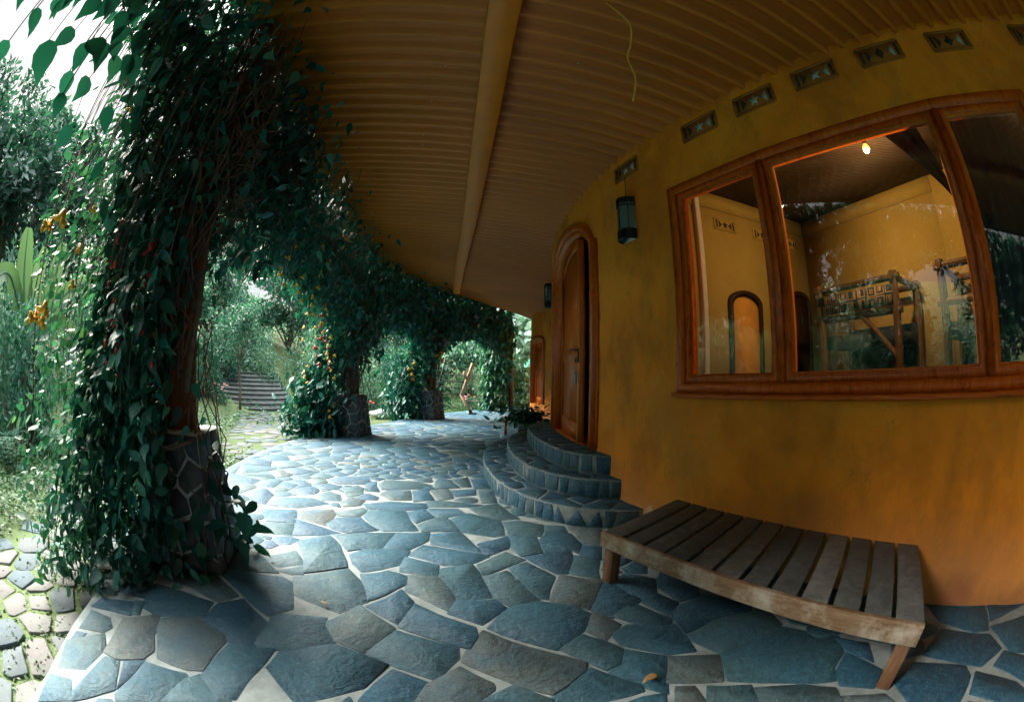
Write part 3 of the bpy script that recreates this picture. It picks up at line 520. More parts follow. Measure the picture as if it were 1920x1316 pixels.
wl.data.polygons.foreach_set('use_smooth', np.ones(len(wl.data.polygons), bool))
md = wl.modifiers.new('thickness', 'SOLIDIFY'); md.thickness = .2; md.offset = -1; md2 = wl.modifiers.new('crisp_corners', 'EDGE_SPLIT'); md2.split_angle = R_(38)
# thickness must grow away from the verandah
bm = bmesh.new(); bm.from_mesh(wl.data); bm.faces.ensure_lookup_table()
f0 = bm.faces[0]; cc = f0.calc_center_median(); s_ = WS[np.argmin(np.hypot(WC[:, 0]-cc.x, WC[:, 1]-cc.y))]
if f0.normal.dot(wnorm(float(s_))) < 0: bmesh.ops.reverse_faces(bm, faces=bm.faces)
bm.to_mesh(wl.data); bm.free()

# verandah ceiling: corrugated sheet from the wall up to the eave
SPN = np.arange(0, 1.0001, 1/6)
u_w = np.linspace(.0, WS[-1]*.985, 2200)
vl = np.concatenate([[0], np.cumsum(np.hypot(*np.diff(VC, axis=0).T))])
# pair wall and eave by fraction of y so that the ribs run straight across
anchor_w = [(-6.5, None)]
def wall_y(y):
    if y < -12.5: return (10.5, y)
    return (float(np.interp(y, WC[:, 1], WC[:, 0])), y)
pairs = [(-12.4, -13.4), (-7.2, -8.0), (-3.0, -3.8), (.3, -.6), (2.4, 2.2), (4.2, 4.6), (6.3, 7.2), (9, 10.2), (12, 13.0), (15, 15.6), (17.6, 17.6), (18.8, 19.0)]
py_w = [p[0] for p in pairs]; py_e = [p[1] for p in pairs]
tt = np.linspace(0, len(pairs)-1, 2700)
yw = np.interp(tt, range(len(pairs)), py_w); ye = np.interp(tt, range(len(pairs)), py_e)
ex = np.interp(ye, VC[:, 1], VC[:, 0])
wx = np.array([wall_y(y)[0] for y in yw])+.14
# distance along mid-line for the rib phase
mxd = (ex+wx)/2; myd = (yw+ye)/2; sm = np.concatenate([[0], np.cumsum(np.hypot(np.diff(mxd), np.diff(myd)))])
per = .165
def rib(ph):   # narrow groove between broad flats
    t = (ph/per) % 1.0; return .029*math.tanh(5*math.sin(2*math.pi*t)+2.6)
NR = int(sm[-1]/per*12); sg = np.linspace(0, sm[-1], NR)
ti = np.interp(sg, sm, tt); K = 7; V = []
for i in range(NR):
    t = ti[i]; a = np.array((np.interp(t, tt, wx), np.interp(t, tt, yw))); b = np.array((np.interp(t, tt, ex), np.interp(t, tt, ye)))
    hgt = rib(sg[i])
    for k in range(K):
        q = k/(K-1); p = a+(b-a)*q; V.append((p[0], p[1], ZC+.72*q**.85*1.0+hgt))
lp = []
for i in range(NR-1):
    for k in range(K-1): lp += [i*K+k, i*K+k+1, (i+1)*K+k+1, (i+1)*K+k]
link(bpy.data.objects.new('verandah_ceiling', mesh_np('verandah_ceiling', V, lp, [4]*(len(lp)//4), MT['ceil'], None, True)), house)
def ceil_pt(t, q):
    a = np.array((np.interp(t, tt, wx), np.interp(t, tt, yw))); b = np.array((np.interp(t, tt, ex), np.interp(t, tt, ye))); p = a+(b-a)*q
    return Vector((p[0], p[1], ZC+.72*q**.85))
# roof over it, and a fascia along the eave
mb = MB(); T = np.linspace(0, len(pairs)-1, 90); vs = []
for t in T:
    e = ceil_pt(t, 1.0); w_ = ceil_pt(t, 0); o = (e-w_); o.z = 0; o.normalize()
    vs += [e+o*.06+Vector((0, 0, .06)), w_+Vector((0, 0, .95)), w_-o*5+Vector((0, 0, 1.5)), e+o*.06+Vector((0, 0, -.06)), e-o*.0+Vector((0, 0, -.06))]
fs = []
for i in range(len(T)-1):
    a = 5*i; b = a+5; fs += [(a, a+1, b+1, b), (a+1, a+2, b+2, b+1), (a, b, b+3, a+3), (a+3, b+3, b+4, a+4)]
mb.add(vs, fs); mb.build('roof', plain('roof_sheet', (.20, .10, .05), .6), house)
# ceiling beam
bpts = [(.62, -3.6), (-.09, 1.89), (-.27, 3.25), (-.67, 5.97), (-1.20, 9.2), (-1.72, 12.6)]
def zc_at(x, y):
    best = min(((ceil_pt(t, q)-Vector((x, y, 3.7))).xy.length, ceil_pt(t, q).z) for t in np.linspace(1, 9.5, 120) for q in np.linspace(.2, 1, 30)); return best[1]
mb = MB(); bz = np.linspace(0, 1, len(bpts)); zz_ = np.polyfit(bz, [zc_at(*p) for p in bpts], 2); bs2 = spline(bpts, 8); vs = []
for i, p in enumerate(bs2):
    d = bs2[min(i+1, len(bs2)-1)]-bs2[max(i-1, 0)]; d = d/np.hypot(*d); nn = np.array((d[1], -d[0])); z = float(np.polyval(zz_, i/(len(bs2)-1)))
    for sx_, zo in ((-.105, .02), (-.105, -.135), (-.1, -.14), (.1, -.14), (.105, -.135), (.105, .02)): vs.append((p[0]+nn[0]*sx_, p[1]+nn[1]*sx_, z+zo))
mb.add(vs, [(6*i+k, 6*i+(k+1) % 6, 6*i+6+(k+1) % 6, 6*i+6+k) for i in range(len(bs2)-1) for k in range(6)])
mb.build('ceiling_beam', MT['beam'], house)
# screw heads on the sheet
for k in range(30):
    t = random.uniform(3.0, 7.5); p = ceil_pt(t, random.choice((.30, .55, .78))+random.uniform(-.01, .01)); m2 = MB(); m2.sphere(p-Vector((0, 0, .012)), .0075, 6, 4, (1, 1, .6))
    m2.build('screw_head', MT['steel'], house)

def strip(mb, path, wd, o0, o1, tone=.5, closed=False):
    """moulding that follows a path of (s, z) on the wall, wd wide, from depth o0 to o1"""
    n = len(path); P = [np.array(p, float) for p in path]; L = []; Rr = []
    for i in range(n):
        if closed: a = P[i-1]; b = P[(i+1) % n]
        else: a = P[max(i-1, 0)]; b = P[min(i+1, n-1)]
        d1 = P[i]-a; d2 = b-P[i]
        if np.hypot(*d1) < 1e-9: d1 = d2
        if np.hypot(*d2) < 1e-9: d2 = d1
        d1 = d1/np.hypot(*d1); d2 = d2/np.hypot(*d2); n1 = np.array((-d1[1], d1[0])); n2 = np.array((-d2[1], d2[0])); m_ = n1+n2; m_ = m_/max(np.dot(m_, n1), .2)
        L.append(P[i]+m_*wd/2); Rr.append(P[i]-m_*wd/2)
    vs = []
    for i in range(n):
        for q, o in ((L[i], o0), (L[i], o1), (Rr[i], o1), (Rr[i], o0)): vs.append(wall(q[0], q[1], o))
    fs = []
    for i in range(n if closed else n-1):
        a = 4*i; b = 4*((i+1) % n); fs += [(a+k, a+(k+1) % 4, b+(k+1) % 4, b+k) for k in range(4)]
    if not closed: fs += [(3, 2, 1, 0), tuple(4*(n-1)+k for k in range(4))]
    mb.add(vs, fs, tone)
# three-light window: one ring frame, two mullions, three sashes
win = MB(); zb_i, zt_i = ZB+.035, ZT-.03; ss = [W1-.03, PAN[0][1], PAN[1][1], W0+.03]
strip(win, [(s_, zb_i) for s_ in ss]+[(s_, zt_i) for s_ in ss[::-1]], .065, -.13, .022, .5, True); wo_ = win.build('window', MT['frame'], house)
for s_ in (PAN[0][1], PAN[1][1]): win = MB(); strip(win, [(s_, ZB+.0685), (s_, ZT-.0635)], .042, -.13, .016, random.random()); win.build('mullion', MT['frame'], wo_)
win = MB(); strip(win, [(s_, ZB-.018) for s_ in np.linspace(W1+.03, W0-.03, 10)], .036, -.05, .055); win.build('window_sill', MT['framebar'], wo_)
for k, (a, b) in enumerate(PAN):
    m0 = a-(.0635 if k == 0 else .0215); m1_ = b+(.0635 if k == 2 else .0215); z0, z1 = ZB+.0685, ZT-.0635
    def chord(s_, z, o): return wall(m0, z, o).lerp(wall(m1_, z, o), (s_-m0)/(m1_-m0))
    def ring(s0, s1, za, zb, ws, wzb, wzt, o0, o1, nm, parent):
        mb = MB(); rg = lambda o, q: [chord(s_, z, o) for s_, z in ((s0-ws*q, za+wzb*q), (s1+ws*q, za+wzb*q), (s1+ws*q, zb-wzt*q), (s0-ws*q, zb-wzt*q))]
        vs = rg(o0, 0)+rg(o1, 0)+rg(o1, 1)+rg(o0, 1); mb.add(vs, [(r*4+i, r*4+(i+1) % 4, ((r+1) % 4)*4+(i+1) % 4, ((r+1) % 4)*4+i) for r in range(4) for i in range(4)], random.random()); return mb.build(nm, MT['frame'], parent)
    sash = ring(m0-.001, m1_+.001, z0+.001, z1-.001, .05, .055, .04, -.085, .004, 'sash', wo_)
    ring(m0-.049, m1_+.049, z0+.054, z1-.039, .012, .012, .012, -.075, -.012, 'glazing_bead', sash)
    pm = MB(); pm.add([chord(s_, z, -.045) for (s_, z) in ((m0-.045, z0+.05), (m1_+.045, z0+.05), (m1_+.045, z1-.035), (m0-.045, z1-.035))], [(0, 1, 2, 3)]); pm.build('pane', MT['glass'], sash)

# arched door frames and leaves
def arch_path(a, b, z0, z, r, n=15, inset=0.):
    c = (a+b)/2; h = (b-a)/2-inset
    return [(a+inset, z0)]+[(c-h*math.cos(math.pi*i/(n-1)), z+(r-inset)*math.sin(math.pi*i/(n-1))) for i in range(n)]+[(b-inset, z0)]
def arched_door(a, b, z0, z, r, leaf0, leaf1, swing, nm, parent, wd=.08):
    fr = MB(); strip(fr, arch_path(a, b, z0+.005, z, r, 17, -.02), wd, -.19, .045, .5); strip(fr, arch_path(a, b, z0+.005, z, r, 17, .05), .06, -.19, .01, .8)
    d = fr.build('arched_doorway', MT['frame'], parent)
    # leaf hinged at leaf1, swinging inwards
    H0 = wall(leaf1, 0, -.10); E0 = wall(leaf0, 0, -.10); L = (E0-H0).length; ux = (E0-H0).normalized(); ux = Matrix.Rotation(swing, 3, 'Z') @ ux; nn = Vector((ux.y, -ux.x, 0)); 
    if nn.dot(wnorm((a+b)/2)) < 0: nn = -nn
    def top(u): return arch_top(leaf1+(leaf0-leaf1)*u/L, a-.0, b, z, r)-.12
    us = np.linspace(0, L, 14); mb = MB(); q = lambda u, zz, o: H0+ux*u+nn*o+Vector((0, 0, zz))
    mb.prism([q(0, z0+.02, 0)]+[q(L, z0+.02, 0)]+[q(u, top(u), 0) for u in us[::-1]], nn*-.045)
    lf = mb.build('door_leaf', MT['door'], d)
    mb = MB(); st = .13
    mb.prism([q(.01, z0+.02, .001), q(st, z0+.02, .001), q(st, top(st)-.02, .001), q(.01, top(.01)-.02, .001)], nn*.016, .2); mb.prism([q(L-st, z0+.02, .001), q(L-.002, z0+.02, .001), q(L-.002, top(L)-.02, .001), q(L-st, top(L-st)-.02, .001)], nn*.016, .9)
    for za, h_ in ((z0+.02, .2), (z0+.95, .14)): mb.prism([q(st+.002, za, .001), q(L-st-.002, za, .001), q(L-st-.002, za+h_, .001), q(st+.002, za+h_, .001)], nn*.014, .4)
    uu = np.linspace(st+.002, L-st-.002, 9); mb.prism([q(u, top(u)-.15, .001) for u in uu]+[q(u, top(u)-.02, .001) for u in uu[::-1]], nn*.014, .6)
    mb.build('door_panelling', MT['door'], d)
    return d, q, L
dr, q, L = arched_door(D0, D1, FL, DZ, DR, 8.98, D1-.1, R_(-5), 'main', house)
hm = MB(); hm.box(q(L-.05, 1.52, .022), (.02, .035, .16), bev=.004); hm.tube([q(L-.05, 1.58, .02), q(L-.05, 1.58, .07), q(L-.09, 1.585, .085), q(L-.17, 1.575, .085)], .011, 8)
hm.tube([q(L-.05, 1.50, .02), q(L-.05, 1.49, .05), q(L-.05, 1.44, .055)], .008, 6); hm.build('handle', MT['black'], dr, True)
hm = MB(); hm.tube([q(L-.05, 1.47, .04), q(L-.05, 1.36, .05)], .004, 5); hm.box(q(L-.05, 1.27, .05), (.022, .05, .13), bev=.008); hm.build('key_tag', MT['tag'], dr)
# second half of the door, folded back into the dark hall
hm = MB(); a_ = wall(D0+.09, FL+.02, -.16); b_ = a_-wnorm(D0)*.5; hm.prism([a_, b_, b_+Vector((0, 0, 2.1)), a_+Vector((0, 0, 2.1))], (0, .045, 0)); hm.build('inner_door_leaf', MT['door'], dr)
hm = MB(); strip(hm, [(D0-.11, FL+.02), (D0-.11, 1.5), (D0-.105, 2.7)], .03, .0, .02); hm.build('door_trim', MT['frame'], dr)
fd, q, L = arched_door(F0, F1, .5, FZ, FR, F0+.1, F1-.1, 0, 'far', house, .14)
hm = MB(); hm.box(q(L-.07, 1.45, .03), (.03, .03, .12), bev=.005); hm.build('handle', MT['steel'], fd)
# small pale switch on the far wall
hm = MB(); hm.box(wall(16.75, 1.42, .012), (.05, .05, .08), bev=.006); hm.build('light_switch', MT['white'], house)

# clay vents under the ceiling: flat shapes painted as shaded and lit openings
def star(n, r0, r1, rot=0): return [(r*math.sin(math.pi*i/n+rot), r*math.cos(math.pi*i/n+rot)) for i in range(2*n) for r in [(r0 if i % 2 == 0 else r1)]]
VS = [(7.90, 'star'), (6.92, 'star'), (6.355, 'star'), (5.795, 'star'), (5.22, 'square'), (4.59, 'diamond'), (3.72, 'star'), (2.9, 'diamond')]
def vent(s0, kind, zc=3.195, w_=.37, h_=.155, out=wall, parent=house, pale=True):
    mb = MB()
    for (a, b) in (((-w_/2, -h_/2), (w_/2, -h_/2)), ((-w_/2, h_/2), (w_/2, h_/2))): strip(mb, [(s0+a[0], zc+a[1]), (s0+b[0], zc+b[1])], .014, -.03, .014, .3)
    for x in (-w_/2, w_/2): strip(mb, [(s0+x, zc-h_/2+.007), (s0+x, zc+h_/2-.007)], .014, -.03, .014, .3)
    strip(mb, [(s0-w_/2+.007, zc), (s0+w_/2-.007, zc)], h_-.014, -.03, .003, .5)
    vb = mb.build('vent_block', MT['vent'], parent)
    def cut(pts, mt, nm, o=.0055):
        m2 = MB(); m2.prism([wall(s0+x, zc+y, .0032) for x, y in pts], wnorm(s0)*(o-.0032)); m2.build(nm, mt, vb)
    for sg in (-1, 1):
        cut([(sg*.150-.010, -.05), (sg*.150+.010, -.05), (sg*.150+.010, .05), (sg*.150-.010, .05)], MT['hole'], 'slot')
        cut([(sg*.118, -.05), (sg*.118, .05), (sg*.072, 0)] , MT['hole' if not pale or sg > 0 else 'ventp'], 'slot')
    sh = {'star': star(5, .052, .022), 'square': star(2, .05, .036), 'diamond': star(4, .046, .03)}[kind]
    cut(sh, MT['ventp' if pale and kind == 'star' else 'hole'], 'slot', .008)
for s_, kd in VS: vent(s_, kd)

# ---------------------------------------------------------------- rooms behind the window and door
mb = MB(); K0, K1, K2, K3 = (1.22, 3.60), (3.64, 4.13), (4.08, 2.09), (4.75, -1.6)
def iwall(a, b, z0=.5, z1=3.3, th=.1, side=1):
    a = Vector((*a, z0)); b = Vector((*b, z0)); d = (b-a).normalized(); n = Vector((-d.y, d.x, 0))*th*side
    mb.prism([a, b, b+Vector((0, 0, z1-z0)), a+Vector((0, 0, z1-z0))], n)
iwall(K0, K1, side=1); iwall(K1, K2, side=1); iwall(K2, K3, side=1); iwall(K3, (4.0, -1.75), side=1)
iwall((3.7, 4.3), (3.4, 9.0), side=-1); iwall((3.4, 9.0), (1.2, 8.9), side=-1)
mb.build('interior_wall', MT['iplaster'], house)
mb = MB(); pts = [(1.0, 3.6)]+[tuple(wall(s_, 0, -.19).xy) for s_ in np.arange(8.0, 14.0, .5)]+[(3.6, 9.2), (3.9, 4.2), (4.3, 2.1), (5.0, -1.8), (4.05, -1.6)]+[tuple(wall(s_, 0, -.19).xy) for s_ in np.arange(2.2, 7.9, .5)]
for nm, z, mt, th in (('interior_ceiling', 3.2, 'cane', .08), ('interior_floor', .55, 'dark_wood', -.08)):
    m2 = MB(); m2.prism([(x, y, z) for x, y in pts], (0, 0, th)); m2.build(nm, MT[mt], house)
# frieze + white pilaster at the left end of the room
d_ = Vector((K1[0]-K0[0], K1[1]-K0[1], 0)).normalized(); n_ = Vector((d_.y, -d_.x, 0))
def lw(u, z, o=0): return Vector((*K0, z))+d_*u+n_*o
m2 = MB(); m2.box(lw(.62, 1.87, .03), (.06, .06, 2.64), Matrix.Rotation(math.atan2(d_.y, d_.x), 3, 'Z'), bev=.006); m2.build('pilaster', MT['white'], house)
m2 = MB(); m2.prism([lw(.0, 3.02, .004), lw(2.46, 3.02, .004), lw(2.46, 3.198, .004), lw(0, 3.198, .004)], n_*.012)
e2 = Vector((K2[0]-K1[0], K2[1]-K1[1], 0)).normalized(); n2_ = Vector((e2.y, -e2.x, 0)); kk = Vector((*K1, 0))
m2.prism([kk+e2*a+n2_*.004+Vector((0, 0, z)) for a, z in ((.03, 3.02), (2.1, 3.02), (2.1, 3.198), (.03, 3.198))], n2_*.012); m2.build('frieze', MT['ifrieze'], house)
def inner_door(u, w_, zt, mt_panel, label):
    fr = MB(); zr = zt-w_/2*.55; path = [(u-w_/2, .56), (u-w_/2, zr)]+[(u-w_/2*math.cos(math.pi*i/12), zr+w_/2*.55*math.sin(math.pi*i/12)) for i in range(1, 12)]+[(u+w_/2, zr), (u+w_/2, .56)]
    ins = [(u+(a-u)*.84, b-(.05 if b > 1 else 0)) for a, b in path]
    n = len(path); vs = [lw(a, b, .002) for a, b in path]+[lw(a, b, .05) for a, b in path]+[lw(a, b, .05) for a, b in ins]+[lw(a, b, .002) for a, b in ins]
    fr.add(vs, [(k*n+i, k*n+i+1, (k+1)*n+i+1, (k+1)*n+i) for k in range(3) for i in range(n-1)])
    d = fr.build('inner_doorway', MT['dark_wood'], house); m3 = MB(); m3.prism([lw(a, b, .003) for a, b in ins], n_*.01); m3.build('inner_doorway_fill', mt_panel, d)
inner_door(1.21, .50, 2.17, MT['litroom'], '')  # opening to a lit room, its light put into the fill colour
inner_door(2.20, .42, 2.28, MT['dark_wood'], '')
m2 = MB(); m2.tube([lw(1.9, 1.5, .02), lw(1.9, 1.5, .06)], .02, 8); m2.build('door_knob', MT['black'], house)

for u in (1.02, 1.62, 2.15):
    m2 = MB(); m2.prism([lw(u-.16, 2.80, .001), lw(u+.16, 2.80, .001), lw(u+.16, 2.93, .001), lw(u-.16, 2.93, .001)], n_*.012); vb = m2.build('inner_vent', MT['iplaster'], house)
    for pts in ([(-.13, -.045), (-.11, -.045), (-.11, .045), (-.13, .045)], [(.11, -.045), (.13, -.045), (.13, .045), (.11, .045)], [(-.09, -.04), (-.09, .04), (-.045, 0)], [(.09, -.04), (.09, .04), (.045, 0)], star(5, .045, .02)):
        m2 = MB(); m2.prism([lw(u+x, 2.865+y, .0135) for x, y in pts], n_*.002); m2.build('slot', MT['hole'], vb)
# ---------------------------------------------------------------- entrance steps
steps = thing('entrance_steps', 'three rounded slate-clad steps rising to the arched wooden door', 'steps')
OUT = [[(1.12,3.30),(.80,3.36),(.48,3.50),(.13,3.88),(-.15,4.52),(-.33,5.4),(-.38,6.3),(-.30,7.1),(-.05,7.7),(.5,8.0),(1.0,8.05)],
       [(1.06,3.62),(.88,3.66),(.66,3.76),(.42,3.95),(.17,4.42),(.02,5.1),(-.04,5.8),(-.02,6.5),(.12,7.1),(.4,7.5),(.9,7.6)],
       [(1.0,3.80),(.86,3.86),(.70,3.98),(.52,4.25),(.38,4.75),(.29,5.4),(.25,6.0),(.27,6.5),(.38,6.85),(.6,7.1),(.9,7.15)]]
def seg_in(poly):
    P = np.array(poly)
    def f(x, y):
        c = False; j = len(P)-1
        for i in range(len(P)):
            if (P[i][1] > y) != (P[j][1] > y) and x < (P[j][0]-P[i][0])*(y-P[i][1])/(P[j][1]-P[i][1])+P[i][0]: c = not c
            j = i
        return c
    return f
for k, ol in enumerate(OUT):
    line = spline(ol, 10); z0, z1 = k*.185, (k+1)*.185
    poly = [tuple(p) for p in line]+[(1.35, 7.6), (1.4, 3.6)]
    mb = MB(); mb.prism([(x, y, z0-.05) for x, y in poly], (0, 0, z1-.012-z0+.05)); st_ = mb.build('step', MT['mortar'], steps)
    sm_ = MB(); tst = seg_in(poly); ins = lambda x, y: tst(x, y) and x < xi(y)+.03
    sd2 = fill_seeds([], ins, (-.5, 1.4, 3.2, 8.1), .25, 2500)
    for p, pl in zip(sd2, voronoi(sd2, .009, .6)):
        if pl is None: continue
        q2 = []
        for v in rough_poly(pl, .06, .004):
            if not tst(*v):
                a = np.array(p); b = np.array(v)
                for _ in range(12):
                    m_ = (a+b)/2
                    if tst(*m_): a = m_
                    else: b = m_
                v = tuple(a)
            q2.append(v)
        stone(sm_, q2, .006, lambda u, v, w_: (u, v, z1-.012+w_), .007, random.uniform(.0, .8), -.008, .002)
    L = np.concatenate([[0], np.cumsum(np.hypot(*np.diff(line, axis=0).T))]); s_ = 0.03
    while s_ < L[-1]-.06:
        wd = random.uniform(.07, .21); a = s_; b = min(s_+wd, L[-1]-.01); sl1 = random.uniform(-.02, .02)
        def fp(u, v, w_):
            x = np.interp(u, L, line[:, 0]); y = np.interp(u, L, line[:, 1]); x2 = np.interp(u+.02, L, line[:, 0]); y2 = np.interp(u+.02, L, line[:, 1]); x1 = np.interp(u-.02, L, line[:, 0]); y1 = np.interp(u-.02, L, line[:, 1])
            t = np.array((x2-x1, y2-y1)); t /= max(np.hypot(*t), 1e-6); return (x-t[1]*w_, y+t[0]*w_, v)
        t0, t1 = random.uniform(-.028, .028), random.uniform(-.028, .028)
        stone(sm_, rough_poly([(a-t0, z0+.008), (b+t0*.6, z0+.008), (b-t1*.5, z1-.024), (a+t1, z1-.024)] if random.random() < .86 else [(a-.01, z0+.008), (b+.01, z0+.008), ((a+b)/2+t1, z1-.03)], .06, .003), .006, fp, .006, random.uniform(0, 1), -.01, .0)
        s_ += wd+.012
    sm_.build('step_stones', MT['slate'], st_)

# ---------------------------------------------------------------- verandah pillars
PIL = [(-2.15, -3.6), (-2.12, 2.06), (-3.30, 8.42), (-2.42, 12.75), (-.02, 16.85), (-1.95, -8.8)]
PLAB = ['log pillar on a stone base behind the camera side of the verandah', 'thick log pillar on a tall stone base, nearest, wrapped in flowering vine',
        'log pillar on a stone base beside the garden path, second along the verandah', 'log pillar on a stone base behind the wooden rung frame', 'slim dark pillar farthest along the verandah by the green sheet roof', 'log pillar on a stone base mirrored at the edge of the right window pane']
def pillar(i, x, y):
    base = i != 4
    t = thing('verandah_pillar', PLAB[i], 'pillar', (x, y, 0), 0, 'pillars along the verandah edge'); ang = [0, R_(22), R_(-8), R_(-25), R_(-45), 0][i]
    Rz = Matrix.Rotation(ang, 3, 'Z'); hb = .86; wb, wt = .31, .22
    if base:
        mb = MB(); vs = [Rz @ Vector((sx*w_, sy*w_, z)) for z, w_ in ((-.05, wb), (hb, wt)) for sx, sy in ((-1,-1),(1,-1),(1,1),(-1,1))]
        mb.add(vs, [(3,2,1,0),(4,5,6,7),(0,1,5,4),(1,2,6,5),(2,3,7,6),(3,0,4,7)]); bs = mb.build('stone_base', MT['dmortar'], t)
        sm_ = MB()
        for f in range(4):
            Rf = Rz @ Matrix.Rotation(f*math.pi/2, 3, 'Z')
            def fp(u, v, w_): hw = wb+(wt-wb)*v/hb; return Rf @ Vector((u*hw, -hw-w_, v))
            ins = lambda u, v: -1 < u < 1 and 0 < v < hb
            sd2 = [np.array((p[0], p[1])) for p in fill_seeds([], lambda u, v: abs(u) < .3 and 0 < v < hb, (-.3, .3, 0, hb), .20, 500)]
            for pl in voronoi(sd2, .011, .5):
                if pl is None: continue
                for nx, ny, c in ((1, 0, .285), (-1, 0, .285), (0, 1, hb-.012), (0, -1, 0.0)):
                    pl = clip(pl, nx, ny, c) if len(pl) >= 3 else pl
                if len(pl) >= 3: stone(sm_, [(a/.285*.985, b) for a, b in rough_poly(pl, .06, .003)], .007, fp, .007, None, -.01, .0)
        sm_.build('base_stones', MT['stone'], bs)
    mb = MB(); r0 = .135 if base else .10; zs = np.linspace(hb-.01 if base else -.02, 4.02, 14); lean = (random.uniform(-.03, .03), random.uniform(-.03, .03))
    n = 18; vs = []
    for z in zs:
        for j in range(n):
            a = 2*math.pi*j/n; r = r0*(1-.05*(z-1))*(1+.05*math.sin(3*a+z*1.2)+.03*math.sin(7*a+z*3)); vs.append((r*math.cos(a)+lean[0]*(z-1), r*math.sin(a)+lean[1]*(z-1), z))
    fs = [(i_*n+j, i_*n+(j+1) % n, (i_+1)*n+(j+1) % n, (i_+1)*n+j) for i_ in range(13) for j in range(n)]+[tuple(range(n))[::-1], tuple(13*n+j for j in range(n))]
    mb.add(vs, fs); mb.build('post', MT['post'] if base else MT['dark_wood'], t, 'auto')
    return t
for i, (x, y) in enumerate(PIL): pillar(i, x, y)

# ---------------------------------------------------------------- leaves
_st = [(.13, .36), (.33, .50), (.56, .42), (.8, .20)]
LT = np.array([(0, 0, 0)]+[p for t, w_ in _st for p in ((t, -w_, .05*(1-t)), (t, 0, -.07*t*t), (t, w_, .05*(1-t)))]+[(1, 0, -.17)], float)
LF = [(0,1,2),(0,2,3)]+[f for k in range(3) for f in ((1+3*k,4+3*k,5+3*k,2+3*k),(2+3*k,5+3*k,6+3*k,3+3*k))]+[(10,13,11),(11,13,12)]
LS = np.array([(0,0,0),(.42,-.46,.05),(.42,.46,.05),(1,0,-.1)], float); LSF = [(0,1,3),(0,3,2)]
def leaves_mesh(name, P, D, Nn, L, W, mat, tone, simple=False):
    """P base points, D tip directions, Nn face normals (approx), L lengths, W widths"""
    T, F = (LS, LSF) if simple else (LT, LF)
    D = D/np.maximum(np.linalg.norm(D, axis=1, keepdims=True), 1e-6); B = np.cross(Nn, D); B /= np.maximum(np.linalg.norm(B, axis=1, keepdims=True), 1e-6); U = np.cross(D, B)
    V = P[:, None]+D[:, None]*(T[None, :, 0:1]*L[:, None, None])+B[:, None]*(T[None, :, 1:2]*W[:, None, None])+U[:, None]*(T[None, :, 2:3]*L[:, None, None])
    n = len(P); k = len(T); fl_ = np.array([i for f in F for i in f]); lp = (np.arange(n)[:, None]*k+fl_[None]).ravel(); tot = np.tile([len(f) for f in F], n)
    return mesh_np(name, V.reshape(-1, 3), lp, tot, mat, np.repeat(tone, k))
def leaves(name, P, D, Nn, L, W, mat, parent=None, simple=False, tone=None):
    tone = RNG.beta(2.2, 2.6, len(P)) if tone is None else tone
    return link(bpy.data.objects.new(name, leaves_mesh(name, P, D, Nn, L, W, mat, tone, simple)), parent)
def hanging(P, outward, size, droop=.75, spread=.5):
    """drooping leaves that lean outwards"""
    n = len(P); D = outward*spread+np.array((0, 0, -droop))+RNG.normal(0, .52, (n, 3)); Nn = outward*.9+np.array((0, 0, .55))+RNG.normal(0, .4, (n, 3))
    L = size*RNG.uniform(.5, 1.5, n); return D, Nn, L, L*RNG.uniform(.42, .62, n)
def twigs(name, paths, rad, parent, mat=None, n=5):
    mb = MB()
    for p in paths: mb.tube(p, [rad*random.uniform(.6, 1.3)*(1-.5*i/len(p)) for i in range(len(p))], n)
    return mb.build(name, mat or MT['twig'], parent, True, False)
def wander(a, b, n=7, j=.08):
    a = Vector(a); b = Vector(b); return [a.lerp(b, i/(n-1))+Vector((random.gauss(0, j), random.gauss(0, j), random.gauss(0, j*.7)))*(0.3 if i in (0, n-1) else 1) for i in range(n)]

